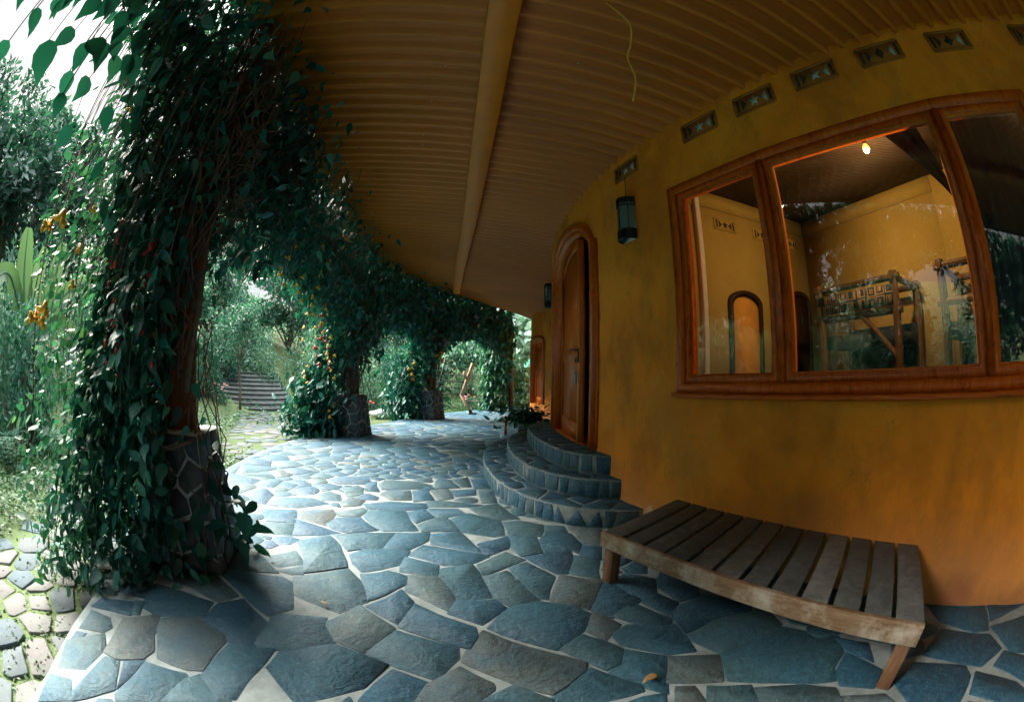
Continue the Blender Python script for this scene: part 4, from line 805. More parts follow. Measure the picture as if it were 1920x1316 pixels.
def flower_strand(parent, top, length, nf=5, kind='mix', scale=1.0, flo=(.25, .8), at=None):
    """hanging raceme: cord, dark red bracts in pairs, hooded yellow and red flowers"""
    top = Vector(top); mb = MB(); sway = (random.gauss(0, .02), random.gauss(0, .02)); pt = lambda t: top+Vector((sway[0]*math.sin(3*t), sway[1]*t, -length*t))
    mb.tube([pt(i/9) for i in range(10)], .0035*scale, 5, mi=0)
    nb = max(4, int(length/.06))
    for i in range(nb):
        t = .45+.55*i/nb; a = i*2.4; s_ = .022*scale*(1.25-t*.6); c = pt(t); d = Vector((math.cos(a), math.sin(a), -.5)).normalized(); sd3 = d.cross(Vector((0, 0, 1))).normalized(); u = d.cross(sd3)
        mb.add([c, c+d*s_+sd3*s_*.4, c+d*s_*1.7, c+d*s_-sd3*s_*.4, c+d*s_+u*s_*.35, c+d*s_-u*s_*.3], [(0,1,4),(1,2,4),(2,3,4),(3,0,4),(1,0,5),(2,1,5),(3,2,5),(0,3,5)], mi=1)
    for i in range(nf):
        t = at[i] if at else flo[0]+(flo[1]-flo[0])*i/max(1, nf-1); a = i*2.2+random.random(); c = pt(t); d = Vector((math.cos(a), math.sin(a), -.15)); sd3 = d.cross(Vector((0, 0, 1))).normalized(); s_ = .05*scale*random.uniform(.8, 1.2)
        red = kind == 'red' or (kind == 'mix' and random.random() < .25); m_ = 3 if red else 2
        mb.tube([c, c+d*s_*.6+Vector((0, 0, -.1*s_)), c+d*s_*1.1+Vector((0, 0, .25*s_)), c+d*s_*1.2+Vector((0, 0, .8*s_))], [s_*.16, s_*.34, s_*.42, s_*.22], 7, mi=m_)
        for sg in (-1, 1): mb.tube([c+d*s_*1.05, c+d*s_*1.35+sd3*sg*s_*.35+Vector((0, 0, -.25*s_)), c+d*s_*1.3+sd3*sg*s_*.5+Vector((0, 0, -.7*s_))], [s_*.3, s_*.27, s_*.12], 6, mi=m_)
        if not red: mb.sphere(c+d*s_*.55, s_*.22, 6, 4, mi=3)
    return mb.build('flower_strand', [MT['twig'], MT['bract'], MT['yellow'], MT['red']], parent, True, False)
BUD = {}
def bud_cluster(parent, P, mat, r=.016, n=5):
    if mat.name not in BUD:
        mb = MB(); mb.sphere((0, 0, 0), 1, 7, 6, (1, 1, 1.7)); mb.tube([(0, 0, 1.4), (.1, .1, 2.6), (.3, .2, 3.4)], .14, 5); o = mb.build('flower_bud', mat, None, True, False); BUD[mat.name] = o.data; bpy.data.objects.remove(o)
    for i in range(n):
        o = link(bpy.data.objects.new('flower_bud', BUD[mat.name]), parent); o.location = Vector(P)+Vector((random.gauss(0, .03), random.gauss(0, .03), random.gauss(0, .05))); s_ = r*random.uniform(.7, 1.3); o.scale = (s_, s_, s_)

CEN = np.array((1.3, 5.5))
def outward(P):
    """unit vector from the house towards the garden"""
    d = P[:, :2]-CEN; d /= np.linalg.norm(d, axis=1, keepdims=True); return np.c_[d, np.zeros(len(P))]
def pillar_vine(i, n, prof, size, label, skirt, z1=3.95, extra=()):
    """prof: z -> radius; skirt: (dx, dy) push of the lower leaves"""
    x, y = PIL[i]; t = thing('climbing_vine', label, 'vine', (x, y, 0), 0, 'vines on the verandah pillars')
    z = RNG.uniform(.0, 1, n)**.9*z1; a = RNG.uniform(0, 2*math.pi, n); rr = np.interp(z, *zip(*prof))*(RNG.uniform(.35, 1, n)**.5)*(1+.22*np.sin(3*a+z*2.3)+.15*np.sin(5*a-z*4))
    sk = np.interp(z, [0, 1.0, 2.0, 3.2, 4], skirt[2]); P = np.c_[np.cos(a)*rr+skirt[0]*sk, np.sin(a)*rr+skirt[1]*sk, z]
    # the side turned to the verandah stays thin: bare stems show there
    o = outward(P+np.array((x, y, 0))); side = P[:, 0]*o[:, 0]+P[:, 1]*o[:, 1]; keep = (side > -.10) | (RNG.random(n) < .22)
    if i == 1: keep &= (P[:, 0]*.7+P[:, 1]*.72 < -.12) | (z < .25) | (RNG.random(n) < np.where(z > 1.75, .34, .14))
    P = P[keep]; o = o[keep]
    rad = P.copy(); rad[:, 2] = 0; rad /= np.maximum(np.linalg.norm(rad, axis=1, keepdims=True), 1e-3)
    D, Nn, L, W = hanging(P, rad*.7+o*.5, size, .95, .45); leaves('foliage', P, D, Nn, L, W, MT['vine'], t)
    return t
VL = ['dense flowering vine hanging in a broad curtain around the nearest pillar', 'bushy vine with narrow leaves spreading at the foot of the second pillar', 'dark vine wrapping the third pillar behind the path opening', 'vine column beside the farthest slim pillar']
# nearest pillar: the big curtain of vine
x1, y1 = PIL[1]
t1 = pillar_vine(1, 8200, [(0, .52), (.4, .46), (.9, .36), (1.6, .40), (2.4, .54), (3.2, .66), (4, .72)], .098, VL[0], (-.28, -.55, [1.0, .6, .32, .3, .3]))
P = []
for _ in range(2300):      # outer drapes towards the garden and along the eave
    s_ = random.random()**1.2; z = random.uniform(.05, 3.9); wz = float(np.interp(z, [0, .6, 1.5, 2.6, 3.9], [.62, .42, .26, .42, .75])); P.append((-.15-random.random()*.45-.15*s_, -.15-s_*wz*1.15, z))
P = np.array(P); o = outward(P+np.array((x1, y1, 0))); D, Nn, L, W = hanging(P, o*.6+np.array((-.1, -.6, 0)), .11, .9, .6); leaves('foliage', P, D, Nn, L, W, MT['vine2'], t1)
P = np.array([(random.gauss(.12, .13), random.gauss(-.12, .16), random.uniform(.05, .95)) for _ in range(22)]+[(random.gauss(.34, .13), random.gauss(.05, .12), random.uniform(.1, .5)) for _ in range(48)]+[(random.gauss(.1, .12), random.gauss(-.2, .1), random.uniform(.9, 2.2)) for _ in range(22)])
o = np.tile(np.array((.55, -.8, 0)), (len(P), 1)); D, Nn, L, W = hanging(P, o, .13, .55, .5); leaves('foliage', P, D, Nn, L, W, MT['vine'], t1)
P = []
for _ in range(2600):
    z = random.random()**1.4*2.6; a = random.uniform(0, 6.28); r = random.uniform(.4, .75)*(1 if z < 1 else .8); P.append((-.42+math.cos(a)*r*.6, -.5+math.sin(a)*r, z))
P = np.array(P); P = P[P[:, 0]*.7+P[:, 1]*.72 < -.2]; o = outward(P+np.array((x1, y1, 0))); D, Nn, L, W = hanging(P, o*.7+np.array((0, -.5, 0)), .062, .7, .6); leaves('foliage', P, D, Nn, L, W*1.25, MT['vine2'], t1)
# bare, tangled stems on the verandah side
pa = []
for _ in range(120):
    a = random.uniform(-1.8, .6); r = random.uniform(.16, .36); b = a+random.uniform(-.7, .7); r2 = random.uniform(.16, .55)
    pa.append(wander((math.cos(a)*r, math.sin(a)*r, random.uniform(1.1, 2.9) if a < -.5 else random.uniform(2.0, 3.0)), (math.cos(b)*r2, math.sin(b)*r2, random.uniform(2.3, 4.05)), 8, .06))
for _ in range(16):
    a = random.uniform(-1.6, .9); pa.append(wander((math.cos(a)*.3, math.sin(a)*.3, .05), (math.cos(a)*.22, math.sin(a)*.22, random.uniform(.8, 1.6)), 7, .05))
twigs('stems', pa, .0075, t1)
pa = []
for _ in range(60):
    a = random.uniform(-2.9, -.2); r = random.uniform(.35, .75); px_, py_ = math.cos(a)*r-.2, math.sin(a)*r-.35; z = random.uniform(2.4, 4.0); pa.append([(px_, py_, z), (px_+random.gauss(0, .02), py_+random.gauss(0, .02), z-.5), (px_-.03, py_-.05, z-random.uniform(.9, 1.9))])
twigs('stems', pa, .0032, t1, None, 4)
mb = MB(); mb.tube([(.05, -.34, .86), (.12, -.36, .80), (.24, -.32, .79), (.33, -.2, .84)], .012, 7); mb.tube([(-.02, -.3, 1.0), (.1, -.27, 1.35), (.02, -.24, 1.7), (.14, -.2, 2.1), (.05, -.19, 2.6), (.17, -.16, 3.1)], .016, 8); mb.tube([(.2, -.12, 1.1), (.26, -.1, 1.6), (.2, -.05, 2.2), (.3, 0, 2.9), (.25, .1, 3.8)], .018, 8); mb.build('stems', MT['twig'], t1, True)
for k in range(22):
    z = random.uniform(1.15, 2.0); a = random.uniform(-1.75, -.75); r = random.uniform(.36, .52); bud_cluster(t1, (math.cos(a)*r-.10, math.sin(a)*r-.12, z), MT['red' if random.random() < .75 else 'yellow'], .012, random.randint(1, 4))
for (lx, ly, zt, ln, kd) in ((-.28, -.82, 2.6, 1.0, 'yellow'), (.05, -.42, 2.1, .7, 'red')): flower_strand(t1, (lx, ly, zt), ln, 3, kd, .8, (.5, .95))

n = 3600; u = RNG.uniform(-.02, .34, n); PP = np.array(PIL[1])+(np.array(PIL[2])-np.array(PIL[1]))*u[:, None]-np.array(PIL[1]); P = np.c_[PP+np.array((-.10, -.03))+RNG.normal(0, .13, (n, 2)), np.minimum(3.97, 2.7+1.3*RNG.random(n)**.7)]; o = outward(P+np.array((x1, y1, 0))); D, Nn, L, W = hanging(P, o, .10, .9, .3); leaves('foliage', P, D, Nn, L, W, MT['vine'], t1)
# second, third and farthest pillars
t2 = pillar_vine(2, 3000, [(0, .62), (.8, .58), (1.5, .42), (2.6, .45), (3.3, .6), (4, .7)], .15, VL[1], (-.55, -.30, [1.0, .85, .35, .2, .2]))
P = np.array([(random.gauss(-.75, .3), random.gauss(-.35, .3), abs(random.gauss(0, .55))) for _ in range(1500)]); P = P[P[:, 2] < 1.6]; o = outward(P+np.array((*PIL[2], 0))); D, Nn, L, W = hanging(P, o*.7+np.array((.1, -.6, 0)), .19, .9, .5); leaves('foliage', P, D, Nn, L, W*.75, MT['vine'], t2)
twigs('stems', [wander((random.gauss(.1, .15), random.gauss(-.2, .15), random.uniform(.3, 2)), (random.gauss(0, .3), random.gauss(-.1, .3), random.uniform(2.4, 4)), 7, .07) for _ in range(50)], .009, t2)
for (lx, ly, zt, ln, kd) in ((-.55, -.75, 2.75, 1.1, 'mix'), (-.8, -.9, 2.9, 1.4, 'mix'), (-.3, -.7, 2.3, .9, 'yellow'), (-.2, -.65, 1.9, .8, 'yellow'), (-.25, -.62, .85, .6, 'yellow'), (-.75, -.8, 1.6, .6, 'mix')): flower_strand(t2, (lx, ly, zt), ln, 4, kd, .95, (.35, .9))
t3 = pillar_vine(3, 2200, [(0, .55), (.8, .5), (1.5, .45), (2.6, .5), (3.3, .6), (4, .65)], .17, VL[2], (-.55, -.1, [1.0, .85, .4, .2, .2]))
P = np.array([(random.gauss(-.85, .28), random.gauss(-.15, .3), random.uniform(.02, 2.2)*random.random()**.4) for _ in range(1000)]); o = outward(P+np.array((*PIL[3], 0))); D, Nn, L, W = hanging(P, o*.6+np.array((.1, -.6, 0)), .19, .9, .5); leaves('foliage', P, D, Nn, L, W*.75, MT['vine'], t3)
twigs('stems', [wander((random.gauss(.1, .12), random.gauss(-.2, .12), random.uniform(.3, 2)), (random.gauss(0, .3), random.gauss(-.1, .3), random.uniform(2.4, 4)), 7, .07) for _ in range(30)], .01, t3)
for (lx, ly, zt, ln, kd) in ((-.55, -.5, 2.0, .9, 'yellow'), (.3, -.4, 2.2, .5, 'yellow')): flower_strand(t3, (lx, ly, zt), ln, 4, kd, 1.5, (.4, .9))
t4 = pillar_vine(4, 1500, [(0, .5), (1.5, .45), (2.6, .45), (3.3, .5), (4, .5)], .2, VL[3], (-.65, -.1, [1.0, .9, .8, .6, .4]), 3.4)
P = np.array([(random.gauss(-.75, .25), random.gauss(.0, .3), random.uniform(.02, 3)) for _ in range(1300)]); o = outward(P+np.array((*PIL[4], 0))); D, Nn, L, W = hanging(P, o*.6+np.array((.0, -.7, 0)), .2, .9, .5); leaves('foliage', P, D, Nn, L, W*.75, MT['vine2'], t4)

# arches of vine between the pillars, hanging from the eave
def arch_vine(a, b, n, size, zl, label, thick=.33, nt_=60, edge=1.0, zt=3.92, depth=.85, dens=None):
    A = np.array(PIL[a]); B = np.array(PIL[b]); m_ = (A+B)/2; t = thing('arch_vine', label, 'vine', (m_[0], m_[1], 0), 0, 'vine arches between the verandah pillars')
    u = RNG.uniform(0, 1, n); lo = np.interp(u, *zip(*zl)); v = RNG.random(n)**dens if dens else RNG.random(n); z = lo+(zt-lo)*v+RNG.normal(0, .07, n)
    c = A+(B-A)*u[:, None]; off = RNG.normal(0, thick, n); q = c-CEN; q /= np.linalg.norm(q, axis=1, keepdims=True); bow = .30*np.sin(np.pi*u)
    P = np.c_[c+q*(off+bow)[:, None]-m_, np.minimum(z, 3.98)]; inner = off < -.15; keep = ~inner | (RNG.random(n) < .6); P = P[keep]; q = q[keep]
    o = np.c_[q, np.zeros(len(q))]; D, Nn, L, W = hanging(P, o, size, .95, .35); leaves('foliage', P, D, Nn, L, W, MT['vine'], t)
    pa = []
    for _ in range(nt_):
        ua = random.random(); ub = min(1, max(0, ua+random.gauss(0, .12))); pa_ = A+(B-A)*ua-m_; pb = A+(B-A)*ub-m_; lo_ = float(np.interp(ub, *zip(*zl)))
        pa.append(wander((pa_[0]+random.gauss(0, .18), pa_[1]+random.gauss(0, .18), random.uniform(3.3, 4.0)), (pb[0]+random.gauss(0, .2), pb[1]+random.gauss(0, .2), lo_+random.random()*.9), 7, .09))
    twigs('stems', pa, .007, t, None, 4)
    return t, m_
a1, m1_ = arch_vine(1, 2, 15000, .11, [(0, 1.7), (.06, 2.05), (.15, 2.3), (.3, 2.55), (.5, 2.6), (.7, 2.5), (.88, 1.9), (1, 1.2)], 'long dark vine arch between the nearest and second pillars', .34, 330)
for (fx, fy, zt, ln, kd) in ((-2.6, 4.6, 2.7, .6, 'yellow'), (-2.7, 5.2, 2.75, .75, 'mix'), (-2.9, 5.9, 2.75, 1.0, 'red'), (-3.15, 6.6, 2.65, .9, 'mix'), (-3.0, 6.2, 2.6, .7, 'yellow'), (-3.3, 7.1, 2.4, 1.1, 'mix'), (-2.55, 4.2, 3.1, .4, 'yellow'), (-2.85, 5.7, 2.1, .75, 'red'), (-2.45, 3.9, 2.75, .6, 'mix')): flower_strand(a1, (fx-m1_[0], fy-m1_[1], zt), ln, 4, kd, .85, (.45, .95))
for k in range(14): bud_cluster(a1, (random.uniform(-2.9, -2.4)-m1_[0], random.uniform(4.2, 6)-m1_[1], random.uniform(2.7, 3.3)), MT['yellow'], .016, 3)
a2, m2_ = arch_vine(2, 3, 7500, .15, [(0, 1.3), (.12, 1.8), (.3, 2.4), (.5, 2.6), (.7, 2.45), (.88, 1.9), (1, 1.2)], 'vine arch framing pale shrubs between the second and third pillars', .3, 70)
a3, m3_ = arch_vine(3, 4, 6500, .17, [(0, 1.8), (.12, 2.2), (.3, 2.65), (.5, 2.75), (.7, 2.5), (.85, 2.0), (1, .8)], 'vine arch over the wooden rung frame at the far end', .3, 60)
# a second leafy arch at the far edge of the terrace
t = thing('garden_arch_vine', 'leafy green garden arch seen through the farthest verandah arch', 'vine', (-1.6, 18.6, 0)); n = 2600; th = RNG.uniform(0, math.pi, n); rr = RNG.normal(1.75, .33, n)
P = np.c_[np.cos(th)*rr*1.1, RNG.normal(0, .3, n), .9+np.sin(th)*rr*1.0]; P2 = np.c_[RNG.choice([-1.85, 1.8], 900)+RNG.normal(0, .3, 900), RNG.normal(0, .3, 900), RNG.uniform(0, 1.2, 900)]; P = np.r_[P, P2]
D, Nn, L, W = hanging(P, np.tile((0, -1., 0), (len(P), 1)), .22, .9, .4); leaves('foliage', P, D, Nn, L, W*.8, MT['vine2'], t)
for sx in (-1, 1): twigs('stems', [wander((sx*1.85+random.gauss(0, .1), random.gauss(0, .1), 0), (sx*random.uniform(.6, 1.7), 0, 2.4), 6, .07) for _ in range(6)], .02, t)

# behind the camera: pillar, vine and arch that the window mirrors
t0 = pillar_vine(0, 2600, [(0, .55), (.9, .4), (2.4, .5), (4, .8)], .13, 'vine around the pillar mirrored in the right window pane', (-.3, 0, [1, .7, .4, .3, .3])); twigs('stems', [wander((random.gauss(.1, .15), random.gauss(0, .15), random.uniform(.3, 2)), (random.gauss(0, .3), random.gauss(0, .3), random.uniform(2.4, 4)), 7, .07) for _ in range(50)], .009, t0)
a0, m0_ = arch_vine(0, 1, 6000, .12, [(0, 1.6), (.12, 2.5), (.3, 3.1), (.5, 3.3), (.75, 3.4), (.86, 3.2), (.93, 2.6), (1, 1.8)], 'overhead vine fringe hanging from the eave against the pale sky', .24, 60)
a9, m9_ = arch_vine(5, 0, 6500, .13, [(0, 1.4), (.15, 2.0), (.4, 2.4), (.6, 2.4), (.85, 2.0), (1, 1.4)], 'vine arch mirrored in the right window pane', .3, 60)
# big drooping leaves against the sky, strung on thin stems
SPR = [((-2.05,.62),3.35,2.35,5,.17),((-2.0,.42),3.6,2.75,4,.19),((-1.95,.15),3.9,2.95,3,.2),((-2.1,1.05),3.4,2.1,7,.17),((-2.2,1.25),3.2,1.9,8,.16),((-2.05,.85),3.9,2.9,6,.18),((-1.9,-.1),3.9,3.2,5,.18),((-2.15,1.15),3.8,2.7,7,.17)]
for (sx, sy), zt, zb, n, sz in SPR:
    x_, y_ = sx-m0_[0], sy-m0_[1]; k = np.linspace(0, 1, n); P = np.c_[x_+.06*np.sin(k*5)+RNG.normal(0, .03, n), y_+.10*k+RNG.normal(0, .03, n), zt+(zb-zt)*k]
    D = np.c_[RNG.normal(0, .45, n), RNG.normal(0, .45, n), np.full(n, -1.)]; Nn = np.c_[RNG.normal(.9, .3, n), RNG.normal(-.3, .4, n), RNG.normal(.2, .3, n)]; L = sz*RNG.uniform(.85, 1.25, n); leaves('foliage', P, D, Nn, L, L*.62, MT['vine'], a0)
    twigs('stems', [[(x_, y_, min(3.98, zt+.5)), (x_+.03, y_+.02, zt)]+[tuple(p) for p in P]], .004, a0, None, 5)
for (fy, fz, fs) in ((-.2, 2.75, .16), (-.12, 2.66, .15), (0, 2.8, .17), (.05, 2.62, .16), (.02, 2.42, .18), (.14, 2.84, .16), (.22, 2.78, .17), (.26, 2.45, .24), (.3, 2.9, .17), (.4, 2.83, .2), (.42, 2.72, .19), (.5, 2.95, .18), (.52, 2.62, .17), (.55, 2.5, .16), (.58, 2.36, .15), (.62, 2.9, .2), (.66, 2.75, .2), (.72, 2.86, .2), (.78, 2.68, .18), (.84, 2.92, .2), (.9, 2.78, .2), (.97, 2.5, .17)):
    P = np.array([(-2.05-m0_[0]+RNG.normal(0, .05), fy-m0_[1], fz+.09)]); leaves('foliage', P, np.array([(RNG.normal(0, .2), RNG.normal(.15, .35), -1.)]), np.array([(.9, -.25+RNG.normal(0, .3), .2)]), np.array([fs]), np.array([fs*.62]), MT['vine'], a0)
    twigs('stems', [[(-2.05-m0_[0], fy-m0_[1]+.12, 3.9), (-2.05-m0_[0], fy-m0_[1]+.05, (3.9+fz)/2+.2), tuple(P[0])]], .0055, a0, None, 5)
flower_strand(a0, (-2.13-m0_[0], .84-m0_[1], 3.5), 2.45, 7, 'yellow', 1.0, (.60, .93), (.655, .665, .675, .83, .84, .85, .855)); flower_strand(a0, (-2.2-m0_[0], 1.12-m0_[1], 3.1), 1.5, 1, 'yellow', .8, (.3, .5))
# ---------------------------------------------------------------- slatted bench
A_, B_, C_, D_ = Vector((.56, 2.38, 0)), Vector((1.48, .66, 0)), Vector((1.27, 2.96, 0)), Vector((2.19, 1.26, 0)); HB = .352
bn = thing('slatted_bench', 'low weathered bench with grey slats standing against the ochre wall under the window', 'bench', ((A_+D_)/2)); bo = (A_+D_)/2
loc = lambda p, z: Vector((p.x-bo.x, p.y-bo.y, z))
mb = MB(); N_ = 12; inn = (C_-A_).normalized()*.02; lng = (B_-A_).normalized()
def edge(a, b, t, bow=.05): 
    p = a.lerp(b, t); o = Vector((-(b-a).y, (b-a).x, 0)).normalized(); return p-o*bow*4*t*(1-t)
for k in range(N_):
    g0, g1 = (k+.09)/N_, (k+.91)/N_
    if k == 0: g0 = .004
    if k == N_-1: g1 = .996
    zt = HB-.001-random.random()*.003; th = .022
    top = [edge(A_, B_, g0, .0)+inn, edge(A_, B_, g1, .0)+inn, edge(C_, D_, g1, .0), edge(C_, D_, g0, .0)]
    m2 = MB(); m2.prism([loc(p, zt-th) for p in top], (0, 0, th), random.random())
    for (e0, e1) in ((0, 3), (1, 2)):
        for q in (.04, .95):
            for f in (.28, .72):
                pp = (top[0].lerp(top[3], q)).lerp(top[1].lerp(top[2], q), f)
                if e0 == 0: m2.sphere(loc(pp, zt-.0002), .005, 6, 3, (1, 1, .25), .5, 1)
    s_ = m2.build('slat', [MT['slat'], MT['black']], bn)
    bv = s_.modifiers.new('worn_edge', 'BEVEL'); bv.width = .003; bv.segments = 2
out = Vector(((B_-A_).y, -(B_-A_).x, 0)).normalized()
if out.dot(A_-C_) < 0: out = -out
m2 = MB(); m2.prism([loc(A_+inn*.9, HB-.10), loc(B_+inn*.9, HB-.10), loc(B_+inn*.9, HB), loc(A_+inn*.9, HB)], out*.032); f_ = m2.build('front_apron', MT['apron'], bn); bv = f_.modifiers.new('worn_edge', 'BEVEL'); bv.width = .004; bv.segments = 2
m2 = MB(); q = (C_-D_).normalized(); m2.prism([loc(C_-inn, HB-.12), loc(D_-inn, HB-.12), loc(D_-inn, HB-.026), loc(C_-inn, HB-.026)], -out*-.03); m2.build('back_apron', MT['apron'], bn)
for a, b in ((A_, C_), (B_, D_)):
    o2 = lng*(.03 if a is A_ else -.03); m2 = MB(); m2.prism([loc(a+inn*1.1+o2*.1, HB-.115), loc(b-inn*2.6+o2*.1, HB-.115), loc(b-inn*2.6+o2*.1, HB-.027), loc(a+inn*1.1+o2*.1, HB-.027)], o2); m2.build('end_rail', MT['leg'], bn)
for a, sx_, sy_ in ((A_, 1, 1), (B_, -1, 1), (C_, 1, -1), (D_, -1, -1)):
    c = a+lng*.055*sx_+(C_-A_).normalized()*.055*sy_; m2 = MB(); m2.box(loc(c, (HB-.10)/2), (.075, .075, HB-.10), Matrix.Rotation(math.atan2(lng.y, lng.x), 3, 'Z'), random.random(), 0, .004); m2.build('leg', MT['leg'], bn)

# ---------------------------------------------------------------- wall lanterns, hanging wire, bulb
def lantern(nm_label, s0, z0, z1, cord):
    c = wall(s0, z0, .012); n_ = wnorm(s0); t = thing('wall_lantern', nm_label, 'lantern', c, math.atan2(n_.y, n_.x), 'half-round wall lanterns'); h = z1-z0; r = .098
    mb = MB(); mb.lathe((0, 0, 0), [(r*.93, .0), (r, .06), (r*1.02, h-.06), (r*.95, h-.01)], 18, a0=-math.pi/2, a1=math.pi/2); mb.build('shade', MT['lglass'], t, 'auto', False)
    mb = MB()
    for za, zb in ((0, .012), (.085, .095), (h-.085, h-.075), (h-.012, h)): mb.lathe((0, 0, 0), [(r*1.02, za), (r*1.08, za), (r*1.08, zb), (r*1.02, zb)], 18, a0=-math.pi/2, a1=math.pi/2)
    for k in range(11):
        a = -math.pi/2+math.pi*k/10
        for za, zb in (((0, h),) if k % 3 == 2 else ((0, .09), (h-.085, h))): mb.bar((r*1.04*math.cos(a), r*1.04*math.sin(a), za), (r*1.04*math.cos(a), r*1.04*math.sin(a), zb), .006, .012, (math.cos(a), math.sin(a), 0))
    for za, zb in ((.004, .086), (h-.082, h-.004)): mb.lathe((0, 0, 0), [(r*1.005, za), (r*1.005, zb)], 18, a0=-math.pi/2, a1=math.pi/2)
    mb.build('cage', MT['black'], t, False, False)
    mb = MB(); mb.box((-.006, 0, h/2), (.01, 2*r, h), bev=.002); mb.build('back_plate', MT['steel'], t)
    if cord: mb = MB(); mb.tube([(.02, 0, h), (.012, .005, h+.12), (.008, .0, 3.115-z0)], .004, 6); mb.build('cord', MT['blackp'], t)
lantern('half-round metal wall lantern hanging between the door and the window', 7.91, 2.47, 2.87, True)
lantern('half-round metal wall lantern farther off, beyond the arched main door', 11.25, 2.42, 2.80, False)
mb = MB(); wp = spline([(.50, 1.86, 3.78), (.57, 1.81, 3.64), (.68, 1.77, 3.38), (.66, 1.78, 3.17), (.63, 1.79, 3.05), (.65, 1.78, 2.87), (.62, 1.80, 2.71)], 6); mb.tube([tuple(p) for p in wp], .006, 6)
tag(mb.build('hanging_wire', MT['wire'], None, True), 'thin crooked ochre wire dangling from the verandah ceiling', 'wire')
bt = thing('ceiling_bulb', 'bare glowing bulb under the cane ceiling inside the window', 'light bulb', (2.74, 1.95, 3.2))
mb = MB(); mb.lathe((0, 0, 0), [(.0, 0), (.045, -.002), (.045, -.02), (.012, -.03), (.012, -.11), (.022, -.115), (.022, -.15), (0, -.151)], 14); mb.build('socket', MT['steel'], bt, 'auto')
mb = MB(); mb.sphere((0, 0, -.19), .034, 12, 8, (1, 1, 1.15)); mb.build('bulb', MT['bulb'], bt, True)
pl = bpy.data.lights.new('bulb_light', 'POINT'); pl.energy = 7; pl.color = (1, .60, .26); pl.shadow_soft_size = .05; po = link(bpy.data.objects.new('bulb_light', pl), bt); po.location = (0, 0, -.28)

# ---------------------------------------------------------------- furniture behind the glass
def bunk(lab, p0, p1, depth, z0, z1, val, dirn):
    c = (Vector(p0)+Vector(p1))/2; t = thing('bunk_bed', lab, 'bed', (*c, .55)); p0 = Vector((*p0, 0))-Vector((*c, 0)); p1 = Vector((*p1, 0))-Vector((*c, 0)); n_ = Vector((*dirn, 0)).normalized()*depth; H1 = z1-.55
    for p in (p0, p1, p0+n_, p1+n_): mb = MB(); mb.tube([p, p+Vector((.005, 0, H1*.5)), p+Vector((0, 0, H1))], .045, 10, random.random()); mb.build('bed_post', MT['bamboo'], t, 'auto')
    d = (p1-p0).normalized()*.12
    for a, b, z in ((p0, p1, H1-.05), (p0, p1, H1-.34), (p0+n_, p1+n_, H1-.05), (p1, p1+n_, H1-.05), (p0, p0+n_, H1-.05)): mb = MB(); mb.tube([a+Vector((0, 0, z))-(b-a).normalized()*.07, b+Vector((0, 0, z))+(b-a).normalized()*.07], .033, 9, random.random()); mb.build('rail', MT['bamboo'], t, 'auto')
    mb = MB(); mb.tube([p1+Vector((0, 0, H1-.75)), p1.lerp(p0, .45)+Vector((0, 0, H1-.34))], .03, 8); mb.build('brace', MT['bamboo'], t, 'auto')
    if val:
        mb = MB(); o = -n_.normalized()*.05; mb.prism([p0+o+Vector((0, 0, H1-.30)), p1+o+Vector((0, 0, H1-.30)), p1+o+Vector((0, 0, H1-.12)), p0+o+Vector((0, 0, H1-.12))], -n_.normalized()*.008); mb.build('valance', MT['valance'], t)
    for z in (H1-.62, .28): mb = MB(); mb.prism([p0+Vector((0, 0, z)), p1+Vector((0, 0, z)), p1+n_+Vector((0, 0, z)), p0+n_+Vector((0, 0, z))], (0, 0, .12)); mb.build('mattress', MT['navy'], t)
    mb = MB(); mb.prism([p0+n_*.93+Vector((0, 0, .2)), p1+n_*.93+Vector((0, 0, .2)), p1+n_*.93+Vector((0, 0, H1-.4)), p0+n_*.93+Vector((0, 0, H1-.4))], n_*.03); mb.build('back_cloth', MT['navy'], t)
bunk('log bunk bed with a patterned navy valance inside the window', (3.02, 3.25), (3.24, 2.35), .62, .55, 2.15, True, (1, .2))
bunk('second log bunk bed, nearer the dark curtain inside the window', (3.36, 1.82), (3.62, .75), .62, .55, 2.15, False, (1, .2))
# curtains
def curtain(s0, s1, z0, z1, off, lab, skew=0., folds=9):
    n = 70; vs = []
    for i in range(n+1):
        t = i/n; s_ = s0+(s1-s0)*t
        for z, k in ((z0, 0), ((z0+z1)/2, .5), (z1, 1)):
            ss = s_+skew*(1-k)*(1-t)*-1; vs.append(wall(ss, z, off+.035*math.sin(folds*2*math.pi*t+k)))
    mb = MB(); mb.add(vs, [(3*i+k, 3*i+3+k, 3*i+4+k, 3*i+1+k) for i in range(n) for k in range(2)]); o = mb.build('curtain', MT['navy'], None, True, False); md = o.modifiers.new('cloth', 'SOLIDIFY'); md.thickness = .004; return tag(o, lab, 'curtain')
curtain(5.0, 3.9, .75, 3.05, -.32, 'dark navy curtain drawn across the right window pane')
# gathered swag across the upper right corner of the middle pane
mb = MB(); a = wall(5.75, 3.12, -.36); b = wall(4.95, 2.15, -.34); vs = []
for i in range(15):
    t = i/14; c = a.lerp(b, t)
    for k in range(9): q = k/8; top = c.lerp(wall(5.0, 3.15, -.33), q*(1-t)*.95); vs.append(top+wnorm(5.3)*(.03*math.sin(k*2.1+t*2)))
mb.add(vs, [(i*9+k, i*9+k+1, (i+1)*9+k+1, (i+1)*9+k) for i in range(14) for k in range(8)]); o = mb.build('curtain_swag', MT['navy'], None, True, False); md = o.modifiers.new('cloth', 'SOLIDIFY'); md.thickness = .006; tag(o, 'dark cloth swag gathered in the upper corner of the middle window pane', 'curtain')

